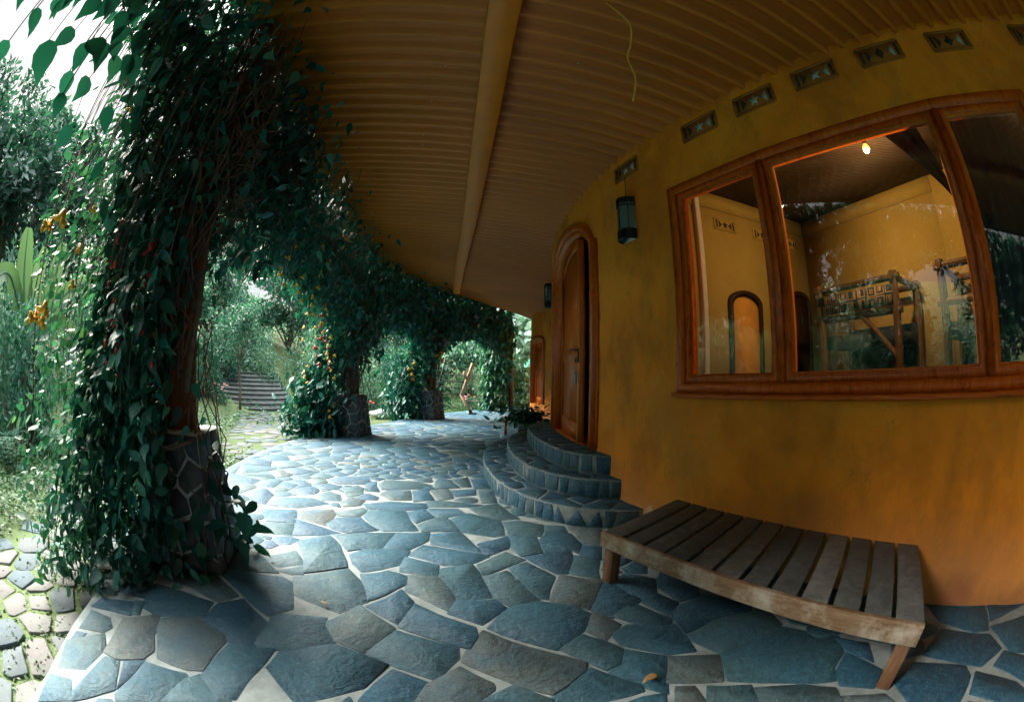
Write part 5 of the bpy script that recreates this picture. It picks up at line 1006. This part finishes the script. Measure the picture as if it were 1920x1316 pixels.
# ---------------------------------------------------------------- far end of the verandah
t = thing('small_bench', 'small plain brown bench against the wall past the steps', 'bench', (.28, 9.62, 0))
mb = MB(); mb.box((0, 0, .395), (.86, .36, .04), bev=.006); mb.build('seat', MT['frame'], t); mb = MB(); mb.box((0, -.15, .345), (.8, .025, .055)); mb.build('front_apron', MT['frame'], t)
for sx, sy in ((-1,-1),(1,-1),(-1,1),(1,1)): mb = MB(); mb.box((sx*.39, sy*.14, .186), (.06, .06, .372), bev=.004); mb.build('leg', MT['frame'], t)
t = thing('potted_plant', 'pale glazed pot with a big dark leafy plant before the small brown bench', 'potted plant', (.27, 9.28, 0))
mb = MB(); mb.lathe((0, 0, 0), [(0, .0), (.09, .0), (.12, .10)], 20); mb.lathe((0, 0, 0), [(.125, .17), (.15, .27), (.155, .29), (.135, .29), (.12, .24), (0, .24)], 20); po_ = mb.build('pot', MT['pot'], t, 'auto'); mb = MB(); mb.lathe((0, 0, 0), [(.12, .10), (.125, .17)], 20); mb.build('glazed_band', MT['potdark'], po_, True, False)
n = 420; a = RNG.uniform(0, 2*math.pi, n); r = np.abs(RNG.normal(0, .27, n)); P = np.c_[np.cos(a)*r*1.2+.05, np.sin(a)*r*.6, .42+RNG.normal(0, .12, n)]; D = np.c_[np.cos(a), np.sin(a), RNG.normal(-.1, .6, n)]; leaves('foliage', P, D, np.c_[RNG.normal(0, .5, (n, 2)), np.ones(n)], RNG.uniform(.1, .2, n), RNG.uniform(.05, .09, n), MT['vine'], t)
twigs('stems', [wander((0, 0, .24), (math.cos(k)*.25, math.sin(k)*.15, .5), 5, .02) for k in range(9)]+[[(.2, 0, .3), (.42, -.02, .55), (.55, 0, .6), (.62, 0, .52)], [(.2, .05, .3), (.45, 0, .46), (.6, 0, .44)]], .009, t)

t = thing('rung_frame', 'leaning peeled-branch frame with black rungs standing at the terrace end', 'wooden frame', (-1.9, 14.8, 0)); O = Vector((-1.9, 14.8, 0)); L_ = lambda *p: Vector(p)-O
mb = MB(); mb.tube([L_(-1.37, 14.84, 1.78), L_(-1.45, 14.83, 1.5), L_(-1.6, 14.81, 1.05), L_(-1.74, 14.8, .64)], [.05, .055, .06, .06], 9); mb.tube([L_(-1.55, 14.8, 1.22), L_(-1.66, 14.78, 1.36), L_(-1.64, 14.77, 1.5)], [.05, .04, .03], 7); mb.build('leaning_branch', MT['pinkwood'], t, True)
mb = MB(); mb.tube([L_(-1.76, 14.8, .68), L_(-1.55, 14.82, .34), L_(-1.37, 14.84, .03)], [.055, .055, .05], 9); mb.build('leg', MT['pinkwood'], t, True); mb = MB(); mb.box(L_(-1.34, 14.82, .03), (.28, .12, .05), bev=.01); mb.box(L_(-1.42, 14.83, .11), (.1, .12, .09), bev=.01); mb.build('foot', MT['black'], t)
mb = MB(); mb.tube([L_(-2.30, 14.72, 2.0), L_(-2.42, 14.7, 1.4), L_(-2.62, 14.68, .6), L_(-2.7, 14.66, .02)], .03, 8); mb.build('dark_rail', MT['blackp'], t, True)
for k in range(6):
    q = k/5; a = Vector((-2.33-.28*q, 14.72-.03*q, 1.86-1.12*q)); b = Vector((-1.36-.36*q, 14.84-.04*q, 1.76-1.08*q)); mb = MB(); mb.tube([L_(*a), L_(*(a.lerp(b, .5)-Vector((0, 0, .015)))), L_(*(b+(b-a).normalized()*.05))], .014, 7); mb.build('rung', MT['blackp'], t, True)

# ---------------------------------------------------------------- garden: path, stairs, shed
def path(nm, test, box, r, seeds_n, tone=None):
    sd2 = fill_seeds([], test, box, r, seeds_n); mb = MB()
    for p, pl in zip(sd2, voronoi(sd2, .022, .8, .006)):
        if pl is None: continue
        pl = [tuple(np.array(p)+(np.array(v)-p)*min(1, .21/max(np.hypot(*(np.array(v)-p)), 1e-3))) for v in pl]; z = max(gz(*p), -.13)
        stone(mb, rough_poly(pl, .06, .009), random.uniform(.006, .014), lambda u, v, w_: (u, v, z+w_), .005, None, -.02, .012)
    o = mb.build(nm, MT['pstone']); tag(o, kind='structure')
path('garden_path', lambda x, y: (y < 2.4 and xo(y)-1.55-.1*math.sin(y*4) < x < xo(y)-.10), (-4.4, -1.2, -4.5, 2.4), .235, 3000)
pc = spline([(-4.35, 6.3), (-5.4, 7.9), (-6.5, 9.7), (-7.75, 11.45)], 12)
path('stair_path', lambda x, y: float(np.min(np.hypot(pc[:, 0]-x, pc[:, 1]-y))) < .72 and x < xo(y)-.1, (-8.6, -3.8, 5.6, 12), .36, 2500)
dr_ = Vector((-.70, .71, 0)).normalized(); sd_v = Vector((.71, .70, 0)).normalized(); bs_ = Vector((-8.05, 11.85, 0))
t = thing('garden_stairs', 'curved stone garden stairs climbing the slope behind the small standard tree', 'stairs', bs_)
for k in range(9):
    z = -.13+.145*(k+1); mb = MB(); poly = []; tr = []
    for i in range(13):
        u = -1.75+3.3*i/12; dip = -.95*(u/1.7)**2; poly.append(sd_v*u+dr_*(k*.36-dip*1.0+.3))
    back = [p+dr_*(.55) for p in poly[::-1]]
    mb.prism([Vector((p.x, p.y, -.3)) for p in poly+back], (0, 0, z-.03+.3), .2); st_ = mb.build('stair_step', MT['stairstone'], t)
    mb = MB(); mb.prism([Vector((p.x, p.y, z-.03)) for p in [q-dr_*.03 for q in poly]+back], (0, 0, .035+.001*k)); mb.build('stair_tread', MT['pstone'], st_)
t = thing('green_roof_shed', 'low shed with a green sheet roof beyond the end of the verandah', 'shed', (1.6, 30, .5))
mb = MB(); mb.prism([(-1.6, -1, 1.55), (2, -1, 1.5), (2, 1.5, 2.6), (-1.6, 1.5, 2.65)], (0, 0, .04)); mb.build('roof', MT['tarp'], t); mb = MB(); mb.prism([(-1.4, .9, -.8), (1.9, .9, -.8), (1.9, .9, 2.2), (-1.4, .9, 2.2)], (0, .08, 0)); mb.build('wall', MT['dark_wood'], t)
for x in (-1.35, .2, 1.8): mb = MB(); mb.box((x, -.85, .4), (.1, .1, 2.4)); mb.build('post', MT['dark_wood'], t)
t = thing('timber_stairs', 'pale timber stairs with a slatted handrail at the far right of the garden', 'stairs', (.75, 22.5, 0))
for k in range(7): mb = MB(); mb.box((-.55+k*.26, .1, .05+k*.2), (.34, 1.0, .06)); mb.build('tread', MT['rail'], t)
mb = MB(); mb.bar((-.75, -.42, .75), (1.1, -.42, 2.2), .07, .09); mb.bar((-.75, -.42, .18), (1.1, -.42, 1.6), .05, .07); mb.build('handrail', MT['rail'], t)
for k in range(9): x = -.7+k*.21; mb = MB(); mb.bar((x, -.42, .2+.78*(x+.7)), (x, -.42, .78+.78*(x+.7)), .035, .035, (0, 1, 0)); mb.build('baluster', MT['rail'], t)

# ---------------------------------------------------------------- plants
def cloud(n, lumps, size, simple=True):
    k = RNG.integers(0, len(lumps), n); c = np.array([l[:3] for l in lumps])[k]; r = np.array([l[3] for l in lumps])[k]; d = RNG.normal(0, 1, (n, 3)); d /= np.linalg.norm(d, axis=1, keepdims=True)
    P = c+d*(r*RNG.uniform(.25, 1.08, n)**.6)[:, None]; D = d*.6+RNG.normal(0, .6, (n, 3))+np.array((0, 0, -.15)); Nn = d+RNG.normal(0, .5, (n, 3))+np.array((0, 0, .5)); L = size*RNG.uniform(.55, 1.4, n); tone = np.clip(RNG.beta(2, 2.4, n)*.8+.2*RNG.random(len(lumps))[k], 0, 1)
    return P, D, Nn, L, L*RNG.uniform(.38, .6, n), tone
def shrub_proto(kind, seed, n=2600, size=.085, mat='shrub'):
    random.seed(seed); lumps = []
    for i in range(26): a = random.uniform(0, 6.28); r = random.random()**.6*.62; z = random.uniform(.12, .95); r *= 1.1-.5*z; lumps.append((math.cos(a)*r, math.sin(a)*r, z, random.uniform(.14, .30)))
    P, D, Nn, L, W, tn = cloud(n, lumps, size); me = leaves_mesh('shrub_foliage', P, D, Nn, L, W, MT[mat], tn, True)
    mb = MB()
    for i in range(14): l = random.choice(lumps); mb.tube([(random.gauss(0, .05), random.gauss(0, .05), -.1), (l[0]*.5, l[1]*.5, l[2]*.45), (l[0], l[1], l[2])], [.022, .014, .006], 5)
    o = mb.build('shrub_stems', MT['bark'], None, True, False); ms = o.data; bpy.data.objects.remove(o); return me, ms
SP = [shrub_proto(0, 11), shrub_proto(1, 12, 2300, .10), shrub_proto(2, 13, 2600, .075, 'pale'), shrub_proto(3, 14, 2000, .11, 'tree')]
def shrub(x, y, h, wd, p, lab, gr='garden shrubs'):
    t = thing('shrub', lab, 'shrub', (x, y, gz(x, y)-.03), random.uniform(0, 6.28), gr); t.scale = (wd, wd, h)
    link(bpy.data.objects.new('foliage', SP[p][0]), t); link(bpy.data.objects.new('stems', SP[p][1]), t)
for a in [(-6.7, .7, 2.0, 1.1, 1, 'dark leafy shrub at the left edge behind the ground cover'), (-6.5, 2.3, 1.9, 1.05, 0, 'fine-leaved shrub behind the ferns at left'), (-6.35, 4.0, 2.3, 1.1, 0, 'tall loose shrub just left of the vine-clad nearest pillar'), (-8.4, .4, 2.7, 1.3, 0, 'pale shrub below the banana plant at the far left'),
          (-8.0, 2.2, 2.3, 1.2, 2, 'pale fine shrub at the foot of the banana plant'), (-7.9, 4.9, 3.0, 1.4, 2, 'tall pale flowering shrub right of the banana plant'), (-9.6, 3.4, 3.0, 1.5, 0, 'big rounded shrub behind the banana plant'), (-6.9, 6.2, 2.2, 1.2, 2, 'bright shrub glimpsed just behind the nearest pillar'), (-8.6, 7.4, 2.8, 1.4, 0, 'shrub mass on the slope behind the nearest pillar'),
          (-5.55, 11.1, 1.3, 1.0, 0, 'low shrub right of the garden path by the second pillar'), (-6.15, 12.6, 2.3, 1.15, 2, 'pale tall shrub crowding the right side of the garden stairs'), (-6.9, 14.3, 2.9, 1.3, 2, 'pale shrub higher up on the right of the garden stairs'), (-5.0, 10.1, 1.5, .75, 3, 'dark shrub pressed against the second pillar vine'), (-9.9, 14.9, 1.7, 1.3, 2, 'pale low shrub closing the top of the garden stairs'), (-8.6, 17.2, 2.6, 1.5, 0, 'rounded shrub above the top of the garden stairs'),
          (-10.1, 11.0, 1.9, 1.1, 0, 'shrub left of the garden stairs near the nearest pillar'), (-10.9, 13.4, 2.5, 1.3, 3, 'darker shrub up the slope left of the garden stairs'), (-12.2, 15.6, 3.0, 1.6, 0, 'bushy shrub high on the slope left of the stairs'), (-5.3, 14.9, 2.0, 1.2, 2, 'bright shrub in the left of the second vine arch'), (-4.7, 16.9, 2.3, 1.2, 0, 'shrub in the middle of the second vine arch'), (-6.9, 18, 3.2, 1.6, 2, 'tall pale shrub at the back of the second vine arch'),
          (-3.9, 19.0, 2.0, 1.1, 0, 'shrub just left of the leafy garden arch'), (-2.6, 25.5, 1.9, 1.5, 2, 'pale shrub at the back of the bright lawn'), (-.3, 26.5, 2.2, 1.5, 0, 'shrub behind the lawn near the slim dark pillar'), (1.0, 20.8, 1.0, .8, 2, 'low pale shrub under the timber stairs'), (.45, 19.9, .8, .6, 0, 'small shrub beside the slim dark pillar'),
          (-5.6, -3.5, 2.2, 1.3, 0, 'garden shrub mirrored low in the right window pane'), (-6.4, -6.2, 2.6, 1.5, 2, 'pale garden shrub mirrored in the right window pane'), (-5.2, -8.4, 2.4, 1.5, 1, 'dark garden shrub mirrored at the edge of the right pane')]: shrub(*a)
def tree_proto(seed, n, size, spread, hgt, mat):
    random.seed(seed); mb = MB(); lumps = []; H_ = hgt; pts = [(0, 0, -.4), (.06, .03, H_*.25), (random.gauss(0, .15), random.gauss(0, .15), H_*.5), (random.gauss(0, .25), random.gauss(0, .25), H_*.8)]; mb.tube(pts, [.17, .13, .09, .04], 9)
    for i in range(15):
        z = random.uniform(.34, .82)*H_; a = i*2.4+random.random(); r = spread*random.uniform(.45, 1)*(1-.35*abs(z/H_-.5)); e = Vector((math.cos(a)*r, math.sin(a)*r, z+random.uniform(.1, .22)*H_)); mb.tube([(0, 0, z*.72), e*.5+Vector((0, 0, z*.38)), e], [.06, .04, .012], 6)
        for k in range(4): q = e+Vector((random.gauss(0, .28), random.gauss(0, .28), random.gauss(0, .2)))*spread*.7; lumps.append((*q, random.uniform(.16, .36)*spread))
    P, D, Nn, L, W, tn = cloud(n, lumps, size); me = leaves_mesh('tree_crown', P, D, Nn, L, W, MT[mat], tn, True); o = mb.build('tree_trunk', MT['bark'], None, True, False); ms = o.data; bpy.data.objects.remove(o); return me, ms
TP = [tree_proto(21, 6000, .30, 2.2, 6.5, 'tree'), tree_proto(22, 6500, .27, 2.6, 6.0, 'tree'), tree_proto(23, 6500, .24, 2.0, 6.0, 'shrub'), tree_proto(24, 5600, .32, 2.4, 7.0, 'tree')]
def tree(x, y, s_, p, lab):
    t = thing('tree', lab, 'tree', (x, y, gz(x, y)-(1.7*s_ if p == 2 else .2)), random.uniform(0, 6.28), 'garden trees'); t.scale = (s_, s_, s_); link(bpy.data.objects.new('crown', TP[p][0]), t); link(bpy.data.objects.new('trunk', TP[p][1]), t)
for a in [(-13.6, 3.6, .98, 0, 'big dark round-crowned tree standing against the sky at left'), (-13.2, 7.2, .92, 1, 'dense tree right of the big tree against the sky'), (-15.8, .8, .95, 3, 'dark tree at the far left edge below the sky'), (-12.2, .2, .62, 1, 'lower tree behind the banana plant at the left edge'), (-17, 6.5, 1.15, 3, 'tall tree behind the dense tree at left'), (-12.4, 10.2, .75, 2, 'lighter tree half hidden by the vine curtain'),
          (-14.8, 16.5, .95, 2, 'pale tree on the slope above the garden stairs'), (-11.6, 19.6, .9, 2, 'pale tree at the top of the garden stairs'), (-16.5, 21, 1.1, 0, 'dark tree high behind the garden stairs'), (-10.2, 24, 1.1, 1, 'tree high above the second pillar arch'), (-13.5, 27, 1.25, 3, 'tall tree on the hill behind the stairs'), (-7.6, 21.5, .8, 2, 'light green tree filling the second vine arch'), (-5.6, 25.5, 1.0, 0, 'dark tree at the back of the second vine arch'), (-8.5, 30, 1.2, 3, 'tall tree deep behind the second vine arch'),
          (-3.4, 30.5, 1.0, 2, 'light tree behind the bright lawn'), (-.9, 33.5, 1.15, 0, 'dark tree behind the slim dark pillar'), (2.4, 36, 1.2, 1, 'dark tree behind the green sheet roof'), (-20, 14, 1.3, 0, 'tall tree on the hillside behind the left shrubs'), (-21, 3, 1.3, 1, 'far tree on the hillside at the left edge'), (5.5, 34, 1.2, 3, 'tree on the far side of the green roofed shed'),
          (-9.5, -3.2, .8, 2, 'light tree mirrored in the window glass'), (-9.6, -8.5, 1.0, 0, 'dark tree mirrored high in the right pane'), (-13.5, -4.5, 1.1, 3, 'tall tree mirrored behind the light tree'), (-5.6, -12.5, .95, 1, 'tree mirrored at the right of the right pane'), (-1.5, -14, .9, 0, 'dark tree behind the photographer, mirrored at the pane edge')]: tree(*a)
# small standard tree before the stairs
t = thing('standard_tree', 'small tree with one thin bare trunk standing before the garden stairs', 'tree', (-8.65, 11.45, -.13)); mb = MB(); mb.tube([(0, 0, -.05), (.02, 0, .7), (-.03, .02, 1.5), (.0, 0, 2.1)], [.05, .042, .04, .025], 8)
for k in range(7): mb.tube([(0, 0, 1.5+.05*k), (math.cos(k*2.4)*.35, math.sin(k*2.4)*.35, 2.0+.12*k)], [.02, .008], 5)
mb.build('trunk', MT['bark'], t, True, False); P, D, Nn, L, W, tn = cloud(3200, [(random.gauss(0, .42), random.gauss(0, .42), random.uniform(1.75, 3.3), random.uniform(.2, .4)) for _ in range(24)], .11); leaves('crown', P, D, Nn, L, W, MT['shrub'], t, True, tn)
# pale broad-leaved tree in the gap at right
t = thing('broad_leaf_tree', 'tree with large pale round leaves hanging at the verandah end', 'tree', (.0, 21.8, gz(.0, 21.8))); mb = MB(); mb.tube([(-.25, 0, -.2), (-.15, 0, 1.6), (.1, 0, 3.2), (.3, 0, 4.6)], [.14, .12, .09, .04], 9)
for k in range(10): mb.tube([(.1, 0, 2.6+.15*k), (math.cos(k*2.4)*1.0+.4, math.sin(k*2.4)*.5, 3.2+.14*k)], [.04, .012], 5)
mb.build('trunk', MT['bark'], t, True, False); n = 330; P = np.c_[RNG.uniform(-.7, 1.9, n), RNG.normal(0, .5, n), RNG.uniform(2.5, 5.0, n)]; D = np.c_[RNG.normal(0, .5, n), RNG.normal(-.4, .4, n), np.full(n, -.6)]; L = RNG.uniform(.28, .48, n); leaves('crown', P, D, np.c_[RNG.normal(0, .3, n), np.full(n, -.7), np.full(n, .6)], L, L*.95, MT['pale'], t)

# banana plant
t = thing('banana_plant', 'banana plant with broad upright pale green leaves behind the shrubs', 'banana plant', (-7.55, 3.0, -.13)); o_ = Vector((0, 0, 0)); mb = MB(); mb.tube([(0, 0, -.1), (.02, 0, .7), (0, .02, 1.5)], [.13, .11, .08], 10); mb.build('stem', MT['pale'], t, True)
def blade(base, tip, mid, wd, face):
    pts = spline([base, mid, tip], 14); mb = MB(); n = len(pts); vs = []; face = Vector(face).normalized()
    for i, p in enumerate(pts):
        q = i/(n-1); d = Vector(pts[min(i+1, n-1)]-pts[max(i-1, 0)]).normalized(); b = d.cross(face).normalized(); w_ = wd*max(.02, min(1, (q-.12)*5))*math.sqrt(max(0, 1-((q-.55)/.47)**2)) if q > .12 else .015; w_ *= 1+.05*math.sin(q*70); f = b.cross(d)
        for k in (-1, -.5, 0, .5, 1): vs.append(Vector(p)+b*w_*k+f*(w_*.30*abs(k))+Vector((0, 0, .012*math.sin(q*60+k))))
    tones = .55; mb.add(vs, [(5*i+k, 5*i+k+1, 5*i+6+k, 5*i+5+k) for i in range(n-1) for k in range(4)], random.uniform(.4, .9)); lf = mb.build('leaf', MT['banana'], t, True, False)
    mb = MB(); mb.tube([tuple(p) for p in pts], [.03*(1-.8*i/n) for i in range(n)], 6); mb.build('midrib', MT['pale'], lf, True, False)
vw = (.95, -.32, .1)
for tip, mid, wd in (((-.05, -.52, 3.35), (-.1, -.32, 2.4), .19), ((.1, -.05, 3.1), (.0, -.08, 2.3), .15), ((.0, .42, 3.3), (.05, .28, 2.4), .16), ((.25, 1.25, 2.75), (.1, .6, 2.4), .16), ((.4, -1.4, 2.1), (.2, -.8, 2.5), .16), ((.5, .85, 1.6), (.3, .45, 1.9), .17)): blade((0, 0, 1.3), tip, mid, wd, vw)
# ferns, flowers, rock
for i, (x, y, lab) in enumerate(((-5.75, 1.75, 'fern at the edge of the ground cover, leftmost'), (-5.6, 2.6, 'fern with upright fronds behind the ground cover beside the pillar vine'), (-5.9, 3.3, 'fern half hidden by the vine on the nearest pillar'))):
    n = 16; FP = []
    for k in range(n):
        a = k*2.4; r = random.uniform(.3, .5); pts = spline([(0, 0, 0), (math.cos(a)*r*.4, math.sin(a)*r*.4, .42), (math.cos(a)*r, math.sin(a)*r, random.uniform(.3, .55))], 8); m = len(pts); P = np.repeat(pts[2:], 2, 0); d = np.gradient(pts, axis=0)[2:]; b = np.cross(d, (0, 0, 1)); b /= np.maximum(np.linalg.norm(b, axis=1, keepdims=True), 1e-4); D = np.empty_like(P); D[0::2] = b+d*6; D[1::2] = -b+d*6; L = np.repeat(np.linspace(.11, .03, m-2), 2); FP.append((P, D, L))
    P, D, L = (np.concatenate(q) for q in zip(*FP)); t = leaves('fern', P, D, np.tile((0, 0, 1.), (len(P), 1)), L, L*.4, MT['shrub'], None, True); t.location = (x, y, -.13); tag(t, lab, 'fern', 'ferns')
t = thing('red_flower_clump', 'round red bloom on a clump beside the pale rocks under the second arch', 'flower', (-4.45, 13.1, gz(-4.45, 13.1))); mb = MB(); [mb.sphere((.05*math.cos(q*2.1), .05*math.sin(q*2.1), .50+.025*(q % 3)), .05, 8, 5, (1, 1, .7)) for q in range(9)]; mb.build('bloom', MT['red'], t, True); mb = MB(); mb.tube([(0, 0, 0), (.02, 0, .3), (0, 0, .5)], .014, 6); mb.build('stem', MT['shrub'], t, True)
for x, y, s_, lab in ((-4.25, 13.15, .26, 'pale grey rock, the larger, below the red bloom'), (-3.95, 13.25, .18, 'smaller pale rock right of the red bloom')):
    mb = MB(); mb.sphere((0, 0, 0), s_, 12, 8, (1.15, .9, .8)); mb.v = [(a*(1+.25*math.sin(9*b+c*7)), b*(1+.2*math.sin(8*c+a*9)), c*(.8+.2*math.sin(11*a+5*b))) for a, b, c in mb.v]; o = mb.build('garden_rock', MT['whiterock'], None, True); o.location = (x, y, gz(x, y)+s_*.55); tag(o, lab, 'rock')
for i, (x, y, lab) in enumerate(((-1.75, 18.0, 'pink flowers left of the wooden frame foot'), (-1.25, 18.3, 'pink flowers right behind the wooden frame'), (-.85, 17.9, 'pink flowers near the farthest vine column'), (-9.3, 11.2, 'pink flowers beside the trunk of the small standard tree'))):
    t = thing('flower_plant', lab, 'flowers', (x, y, gz(x, y)), 0, 'pink garden flowers'); P, D, Nn, L, W, tn = cloud(300, [(random.gauss(0, .15), random.gauss(0, .15), random.uniform(.1, .5), .14) for _ in range(7)], .09); leaves('foliage', P, D, Nn, L, W, MT['shrub'], t, True, tn)
    mb = MB(); bl = [(random.gauss(0, .2), random.gauss(0, .15), random.uniform(.4, .72)) for _ in range(8)]
    mb.sphere((0, 0, 0), .055, 8, 5, (1, 1, .6)); me = mb.build('bloom', MT['pink'], None, True); dat = me.data; bpy.data.objects.remove(me)
    for p in bl: o = link(bpy.data.objects.new('bloom', dat), t); o.location = p
# ground cover
def cover(nm, n, box, test, size, mat, z0=.0, hz=.07):
    x = RNG.uniform(box[0], box[1], n); y = RNG.uniform(box[2], box[3], n); ok = np.array([test(a, b) for a, b in zip(x, y)]); x = x[ok]; y = y[ok]; n = len(x); z = np.array([gz(a, b) for a, b in zip(x, y)])+z0+hz*RNG.random(n)**1.3*(1+.8*np.sin(x*5)*np.sin(y*4.3)); P = np.c_[x, y, z]
    D = np.c_[RNG.normal(0, 1, (n, 2)), RNG.normal(.15, .3, n)]; Nn = np.c_[RNG.normal(0, .4, (n, 2)), np.ones(n)]; L = size*RNG.uniform(.6, 1.4, n); o = leaves(nm, P, D, Nn, L, L*.75, MT[mat], None, True); tag(o, kind='stuff'); return o
onpath = lambda x, y: y < 2.5 and x > xo(y)-1.62
tag(cover('creeping_plants', 42000, (-7, -2.6, -3, 5.2), lambda x, y: x < xo(y)-.3 and not onpath(x, y), .05, 'grass', 0, .13), 'low bright green ground cover left of the stepping stones', 'ground cover')
tag(cover('moss', 16000, (-4.6, -1.2, -4, 2.8), lambda x, y: xo(y)-1.75 < x < xo(y)-.03, .03, 'grass', -.012, .02), 'moss and creeping leaves between the stepping stones', 'ground cover')
tag(cover('creeping_plants', 15000, (-8.6, -3.6, 4.4, 10.8), lambda x, y: x < xo(y)-.12 and float(np.min(np.hypot(pc[:, 0]-x, pc[:, 1]-y))) > .72 and (x-xo(y)) > -4.2, .055, 'grass', 0, .16), 'bright ground cover beside the garden path', 'ground cover')
tag(cover('lawn', 16000, (-6.5, 2.5, 15.5, 27), lambda x, y: (x < xo(min(y, 19.5))-.1 or y > 19.7), .09, 'grass', 0, .12), 'sunny lawn beyond the end of the terrace', 'grass')
tag(cover('undergrowth', 9000, (-16, -4.8, -9, 16), lambda x, y: x < xo(min(max(y, -7), 19.5))-2.6, .10, 'shrub', 0, .2), 'weeds and low leaves growing under the shrubs', 'undergrowth')
for i, (x, y, lab) in enumerate(((.62, 1.35, 'dry curled leaf lying under the slatted bench'), (-.95, 1.85, 'small brown leaf on the slate left of the bench'), (-1.95, 5.15, 'yellow fallen petal on the pale part of the slate floor'), (-1.6, 4.35, 'yellow fallen bud nearer the steps on the slate floor'), (-.30, .72, 'brown twig-like leaf at the bottom of the floor'), (-2.15, 11.4, 'yellow leaf on the floor by the third pillar'))):
    n = 3; P = np.array([(0, 0, .004)]*1); a = random.uniform(0, 6.28); me = leaves_mesh('fallen_leaf', P, np.array([(math.cos(a), math.sin(a), .12)]), np.array([(.1, .1, 1.)]), np.array([.09 if i in (0,) else .05]), np.array([.04 if i == 0 else .022]), MT['leafdry'] if i in (0, 1, 4) else MT['yellow'], np.array([.5])); o = link(bpy.data.objects.new('fallen_leaf', me)); o.location = (x, y, .018); tag(o, lab, 'leaf', 'fallen leaves on the slate floor'); md = o.modifiers.new('body', 'SOLIDIFY'); md.thickness = .002
# thicket that clothes the hillside behind the separate shrubs and trees
random.seed(5); lumps = []
def stairs_near(x, y):
    p = Vector((x, y, 0))-bs_; a = p.dot(dr_); b = p.dot(sd_v); return -1 < a < 3.3 and abs(b) < 1.35
while len(lumps) < 560:
    y = random.uniform(-12, 40); x = random.uniform(-34, 6); u = xo(min(max(y, -7), 19.6))-x
    if y > 21: 
        if y < 29.5 and x > -5.5: continue
        if y < 34 and x > 0: continue
    elif u < 6.4: continue
    if stairs_near(x, y) or random.random() < (u-7)/45: continue
    r = random.uniform(.5, 1.15); lumps.append((x, y, gz(x, y)+random.uniform(.2, 1.3), r))
P, D, Nn, L, W, tn = cloud(80000, lumps, .17); o = leaves('hillside_thicket', P, D, Nn, L, W, MT['shrub'], None, True, tn); tag(o, 'thick bushy growth covering the hillside behind the garden', 'thicket', None, 'stuff')
